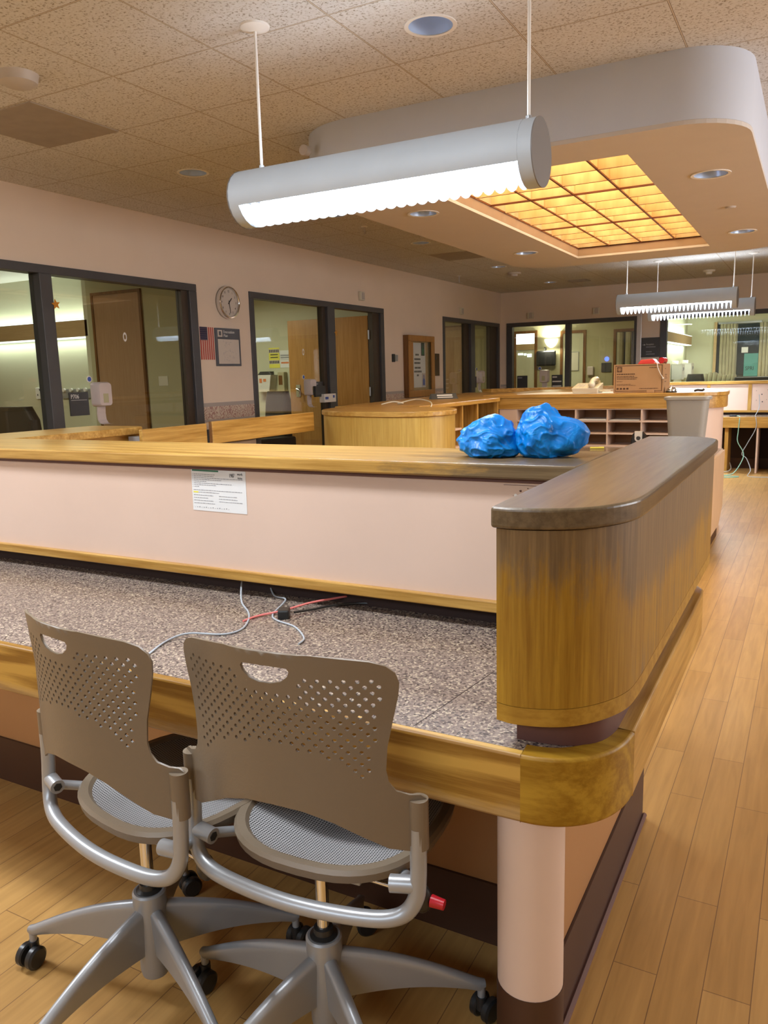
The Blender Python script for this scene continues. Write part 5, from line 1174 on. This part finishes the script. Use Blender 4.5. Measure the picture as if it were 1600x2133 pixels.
for k in range(5):
    mb = MB(WY(-7.80, 6.439, 1.24)); mb.cyl((0.07+0.12*k, 0.095, 0.03), (0.07+0.12*k, 0.095, 0.055), 0.022, 12); mb.build('knob', M['white'], t)
def armchair(label, x, y, rz, w_, h, mat, nm='armchair', grp=None):
    t = thing(nm, label, 'armchair', (x, y, 0), rz, grp)
    MB().box(-w_/2, w_/2, -0.35, 0.40, 0.12, 0.46).build('seat', mat, t, local=True, bevel=0.05)
    mb = MB(); mb.loft([[(-w_/2, -0.30, z), (w_/2, -0.30, z), (w_/2, -0.12-(z-0.4)*0.1, z), (-w_/2, -0.12-(z-0.4)*0.1, z)] for z in (0.40, 0.7, h-0.12)] + [[(-w_/2*0.86, -0.30, h), (w_/2*0.86, -0.30, h), (w_/2*0.86, -0.20, h), (-w_/2*0.86, -0.20, h)]], smooth=False); mb.build('backrest', mat, t, local=True, bevel=0.05, seg=4)
    for s in (-1, 1): MB().box(s*(w_/2+0.01)-0.05, s*(w_/2+0.01)+0.05, -0.30, 0.36, 0.10, 0.66).build('armrest', mat, t, local=True, bevel=0.03)
    for sx in (-1, 1):
        for sy in (-0.28, 0.30): MB().cyl((sx*(w_/2-0.06), sy, 0), (sx*(w_/2-0.06), sy, 0.13), 0.02, 10).build('leg', M['black'], t, local=True)
    return t
armchair('large dark recliner behind the nearest left window', -6.72, 5.05, math.radians(0), 1.05, 1.21, M['blackleather'], 'recliner')
t = armchair('dark high backed chair behind the second left window', -6.30, 8.30, math.radians(160), 0.50, 1.24, M['blackleather'], 'high_back_chair')
t = thing('warning_notice', 'yellow warning notice with block lettering on the wall of the second room', 'notice', (-7.24, 9.895, 1.7))
X = WY(-7.345, 9.899, 1.565)
mb = MB(X); mb.box(0, 0.20, 0, 0.30, 0, 0.003); mb.build('sheet', M['yellow'], t)
mb = MB(X)
for v in (0.225, 0.06): mb.box(0, 0.20, v, v+0.055, 0.003, 0.0035)
mb.build('pale_bands', M['paperdim'], t)
mb = MB(X)
for v in (0.232, 0.067):
    for k in range(6): mb.box(0.012+k*0.031, 0.030+k*0.031, v, v+0.04, 0.0035, 0.004)
for v in (0.19, 0.15): mb.box(0.03, 0.17, v, v+0.014, 0.003, 0.0035)
mb.build('block_lettering', M['inkb'], t)
t = thing('white_notice', 'white printed notice with an orange band beside the yellow warning', 'notice', (-7.05, 9.895, 1.68))
X = WY(-7.14, 9.897, 1.565)
mb = MB(X); mb.box(0, 0.175, 0, 0.255, 0, 0.003); mb.build('sheet', M['paper'], t)
mb = MB(X)
for v, h_ in ((0.185, 0.008), (0.17, 0.012), (0.14, 0.018), (0.115, 0.005)): mb.box(0.012, 0.165, v, v+h_, 0.003, 0.0035)
mb.build('print', M['ink'], t)
mb = MB(X); mb.box(0.02, 0.16, 0.06, 0.085, 0.003, 0.0035); mb.build('orange_band', M['orange'], t)
def sharps(X, label, s=1.0, col='paper'):
    t = thing('sharps_container', label, 'sharps container', X.translation, 0, 'wall mounted sharps containers'); Xs = X @ Matrix.Diagonal((s, s, s, 1))
    mb = MB(Xs); mb.loft([[(-0.13, -0.02, w_) if False else (u*(0.115+0.035*q), v, w_) for u, w_ in ((-1, 0), (1, 0), (1, 0.16), (-1, 0.16))] for v, q in ((-0.19, 0), (0.02, 1.0), (0.05, 1.3))], smooth=False); mb.build('bin', M['whiteplastic'], t, bevel=0.01)
    mb = MB(Xs); mb.loft([[(u, v, w_) for u, w_ in ((-0.10, 0), (0.10, 0), (0.10-q, 0.10), (-0.10+q, 0.10))] for v, q in ((0.052, -0.03), (0.10, 0.02))], smooth=False); mb.build('lid', M['dark'] if col == 'dark' else M['cream'], t, bevel=0.008)
    mb = MB(Xs); mb.box(-0.05, -0.005, -0.06, 0.0, 0.161, 0.163); mb.box(0.02, 0.07, -0.045, -0.005, 0.161, 0.163); mb.build('warning_stickers', M['orange'] if col == 'dark' else M['ink'], t)
sharps(WY(-7.37, 9.90, 1.41), 'white sharps container with orange stickers below the yellow warning', 1.05, 'dark')
t = thing('paper_dispenser', 'olive wall dispenser right of the sharps container in the second room', 'dispenser', (-7.1, 9.85, 1.3))
mb = MB(WY(-7.14, 9.899, 1.12)); mb.box(0, 0.12, 0, 0.38, 0, 0.09); mb.build('cover', M['roomdark'], t, bevel=0.01)
mb = MB(WY(-7.14, 9.899, 1.12)); mb.box(0.02, 0.09, 0.19, 0.33, 0.09, 0.092); mb.build('window', M['walnut'], t)
area('room_two_lamp', (-7.3, 8.2, 2.58), (0.9, 0.5), 22, (1.0, 1.0, 0.80))
area('room_three_lamp', (-7.0, 12.4, 2.58), (0.8, 0.5), 18, (1.0, 0.95, 0.65))
area('room_one_lamp', (-7.2, 4.2, 2.58), (0.6, 0.4), 18, (1.0, 0.97, 0.78))
t = thing('wall_notice', 'small faded notice on the olive wall right of the brown door', 'notice', (-6.06, 6.29, 1.41))
mb = MB(WY(-6.13, 6.299, 1.36)); mb.box(0, 0.13, 0, 0.10, 0, 0.003); mb.build('sheet', M['cream'], t)

# far rooms: openings, sconce, television
def door_frame(x0, x1, z1, label, y=17.55):
    t = thing('doorway_frame', label, 'door frame', ((x0+x1)/2, y, 0)); mb = MB()
    for a in ((x0, x0+0.06, 0, z1), (x1-0.06, x1, 0, z1), (x0+0.06, x1-0.06, z1-0.06, z1)): mb.box(a[0], a[1], y-0.035, y-0.001, a[2], a[3])
    mb.build('frame', M['walnut'], t); return t
t = door_frame(-6.10, -5.55, 2.32, 'brown doorway with a bright upper half in the far room, left of the television')
MB().box(-6.04, -5.61, 17.535, 17.548, 0.0, 2.26).build('lit_wall_beyond', M['room'], t)
MB().box(-6.04, -5.61, 17.525, 17.534, 2.03, 2.26).build('bright_panel', M['sconce2'] if 'sconce2' in M else M['roomlamp'], t)
MB().box(-6.04, -5.61, 17.515, 17.534, 1.90, 2.03).build('wood_bar', M['roomoak'], t)
mb = MB(); mb.box(-6.0, -5.88, 17.528, 17.534, 1.79, 1.83); mb.box(-5.86, -5.80, 17.528, 17.534, 1.78, 1.82); mb.box(-5.78, -5.68, 17.528, 17.534, 1.74, 1.81); mb.build('tube_glints', M['roomlamp'], t)
t = door_frame(-5.02, -4.45, 2.28, 'narrow brown doorway with a whiteboard beyond, right of the wall lamp')
MB().box(-4.96, -4.51, 17.535, 17.548, 0.0, 2.22).build('lit_wall_beyond', M['room'], t)
t = thing('whiteboard', 'small framed whiteboard seen through the narrow far doorway', 'whiteboard', (-4.7, 17.53, 1.6))
mb = MB(WY(-4.86, 17.534, 1.40)); mb.box(0, 0.26, 0, 0.42, 0, 0.012); mb.build('frame', M['silver'], t, bevel=0.008)
mb = MB(WY(-4.86, 17.534, 1.40)); mb.box(0.015, 0.245, 0.015, 0.405, 0.012, 0.015); mb.build('board', M['cream'], t)
t = door_frame(-3.86, -2.75, 2.26, 'dark brown opening hung with striped curtains in the far room')
for k, x in enumerate((-3.79, -3.62, -3.44, -3.27, -3.08)):
    mb = MB(); mb.tube([(x+0.07, 17.535, 0.02), (x+0.07, 17.535, 2.19)], 0.075 if k % 2 == 0 else 0.062, 8); mb.build('curtain_fold', M['curtain'], t)
MB().box(-3.79, -2.80, 17.541, 17.549, 0, 2.20).build('dark_void', M['black'], t)
t = thing('wall_sconce', 'glowing half bowl wall lamp above the black television in the far room', 'wall lamp', (-5.23, 17.5, 2.0))
mb = MB(); mb.loft([[(-5.23+r_*math.cos(PI+PI*k/12), 17.545+r_*0.7*math.sin(PI+PI*k/12), z) for k in range(13)] for r_, z in ((0.03, 1.93), (0.09, 1.97), (0.135, 2.04), (0.155, 2.11))], closed=False, caps=False); mb.build('bowl', M['sconce'], t)
area('sconce_lamp', (-5.23, 17.46, 2.15), (0.25, 0.10), 7, (1.0, 0.98, 0.8), (PI, 0, 0))
area('sconce_lamp', (-5.23, 17.35, 1.92), (0.3, 0.10), 4, (1.0, 0.98, 0.8))
t = thing('television', 'black television mounted under the wall lamp in the far room', 'television', (-5.3, 17.5, 1.7))
mb = MB(); mb.box(-5.53, -5.09, 17.38, 17.47, 1.53, 1.865); mb.build('screen', M['black'], t, bevel=0.03); 
MB().box(-5.36, -5.34, 17.44, 17.549, 1.85, 1.94).build('bracket', M['black'], t)
t = thing('hand_dispenser', 'white dispenser on the wall between the far doorways', 'dispenser', (-4.33, 17.5, 1.4))
mb = MB(WY(-4.40, 17.549, 1.30)); mb.box(0, 0.13, 0, 0.19, 0, 0.09); mb.build('cover', M['lilac'], t, bevel=0.015)
t = thing('indicator_light', 'blue glowing indicator over a dark panel in the far room', 'indicator', (-4.0, 17.5, 1.64))
mb = MB(WY(-4.0, 17.549, 1.64)); mb.lathe([(0.0, 0.03), (0.028, 0.025), (0.048, 0.0)], 20); mb.build('lens', M['bluelit'], t)
mb = MB(WY(-4.11, 17.549, 1.36)); mb.box(0, 0.21, 0, 0.20, 0, 0.02); mb.build('panel', M['dark'], t)
t = thing('desk', 'dark desk standing in the far room', 'desk', (-5.1, 16.9, 0))
MB().box(-6.0, -4.3, 16.5, 17.1, 1.02, 1.06).build('desk_top', M['dark'], t)
for x in (-5.95, -4.35): MB().box(x-0.03, x+0.03, 16.5, 17.1, 0, 1.02).build('side', M['dark'], t)
area('far_room_lamp', (-4.6, 15.9, 2.58), (0.6, 0.4), 16, (1.0, 0.93, 0.62))

# right far room with the headwall light bar
light_bar('headwall_lamp', 'wooden light bar on the side wall of the bright far right room', -2.598, -2.46, 14.6, 18.9, 1.90, 2.085, 0, 0, M['roomoak'], 13, (0.90, 1.0, 0.86), 'Y')
XR = -2.598
sharps(WX(XR, 17.3, 1.42), 'nearer white sharps container in the far right room', 1.3)
sharps(WX(XR, 18.7, 1.44), 'farther white sharps container in the far right room, past the socket', 1.3)
t = thing('wall_socket_plate', 'small grey socket between the two sharps containers', 'socket', (XR, 18.2, 1.28))
mb = MB(WX(XR, 18.12, 1.22)); mb.box(0, 0.14, 0, 0.14, 0, 0.015); mb.build('plate', M['silver'], t)
YE = 19.199
t = thing('curtained_window', 'night window with curtains and a teal poster in the far right room', 'window', (-1.4, YE, 1.8))
def far(name, x0, x1, z0, z1, mat, d=0.02, par=None, y=YE): return MB().box(x0, x1, y-d, y, z0, z1).build(name, M[mat], par or t)
far('jamb', -2.03, -1.97, 0, 2.38, 'roomoak', 0.06); far('dark_gap', -1.97, -1.90, 0, 2.36, 'night', 0.02)
for k in range(5): 
    x = -1.87+k*0.066; MB().tube([(x, YE-0.05, 0.0), (x, YE-0.05, 2.33)], 0.035, 8).build('curtain_fold', M['curtain'], t)
far('night_pane', -1.55, -1.10, 0.9, 2.32, 'night', 0.02); far('window_rail', -1.95, -1.08, 2.33, 2.37, 'silver', 0.05)
for k in range(9):
    x = -1.08+k*0.07; MB().tube([(x, YE-0.05, 0.0), (x, YE-0.05, 2.33)], 0.036, 8).build('curtain_fold', M['curtain'], t)
far('teal_poster', -1.40, -1.12, 1.19, 1.68, 'teal', 0.03); far('white_slip', -1.46, -1.33, 1.70, 1.82, 'paper', 0.028)
text('SPRI', 0.12, M['inkb'], WY(-1.37, YE-0.0305, 1.32), t, sx=0.8)
armchair('dark grey armchair back in the far right room', -2.09, 16.55, math.radians(180), 0.34, 1.28, M['dark'], 'armchair')
t = thing('striped_sofa', 'beige striped sofa in the far right room', 'sofa', (-1.72, 17.2, 0))
MB().box(-1.98, -1.42, 17.0, 17.5, 0.1, 0.6).build('seat', M['curtain'], t, bevel=0.04)
for k in range(7): MB().tube([(-1.95+k*0.08, 17.05, 0.6), (-1.94+k*0.082, 17.0, 1.0), (-1.93+k*0.085, 17.1, 1.25+0.03*math.sin(k)), (-1.93+k*0.085, 17.18, 1.20)], 0.05, 8).build('backrest_channel', M['curtain'], t)
MB().box(-1.97, -1.43, 17.1, 17.3, 0.6, 1.2).build('backrest', M['curtain'], t, bevel=0.04)
t = thing('bench', 'low green grey bench in the far right room', 'bench', (-1.1, 17.0, 0))
MB().box(-1.39, -0.75, 16.9, 17.4, 1.08, 1.20).build('bench_top', M['frame'], t, bevel=0.02)
for x in (-1.35, -0.81): MB().box(x-0.03, x+0.03, 16.95, 17.35, 0, 1.08).build('leg', M['frame'], t)
area('far_right_lamp', (-0.8, 17.5, 2.58), (1.2, 0.6), 26, (1.0, 1.0, 0.90))
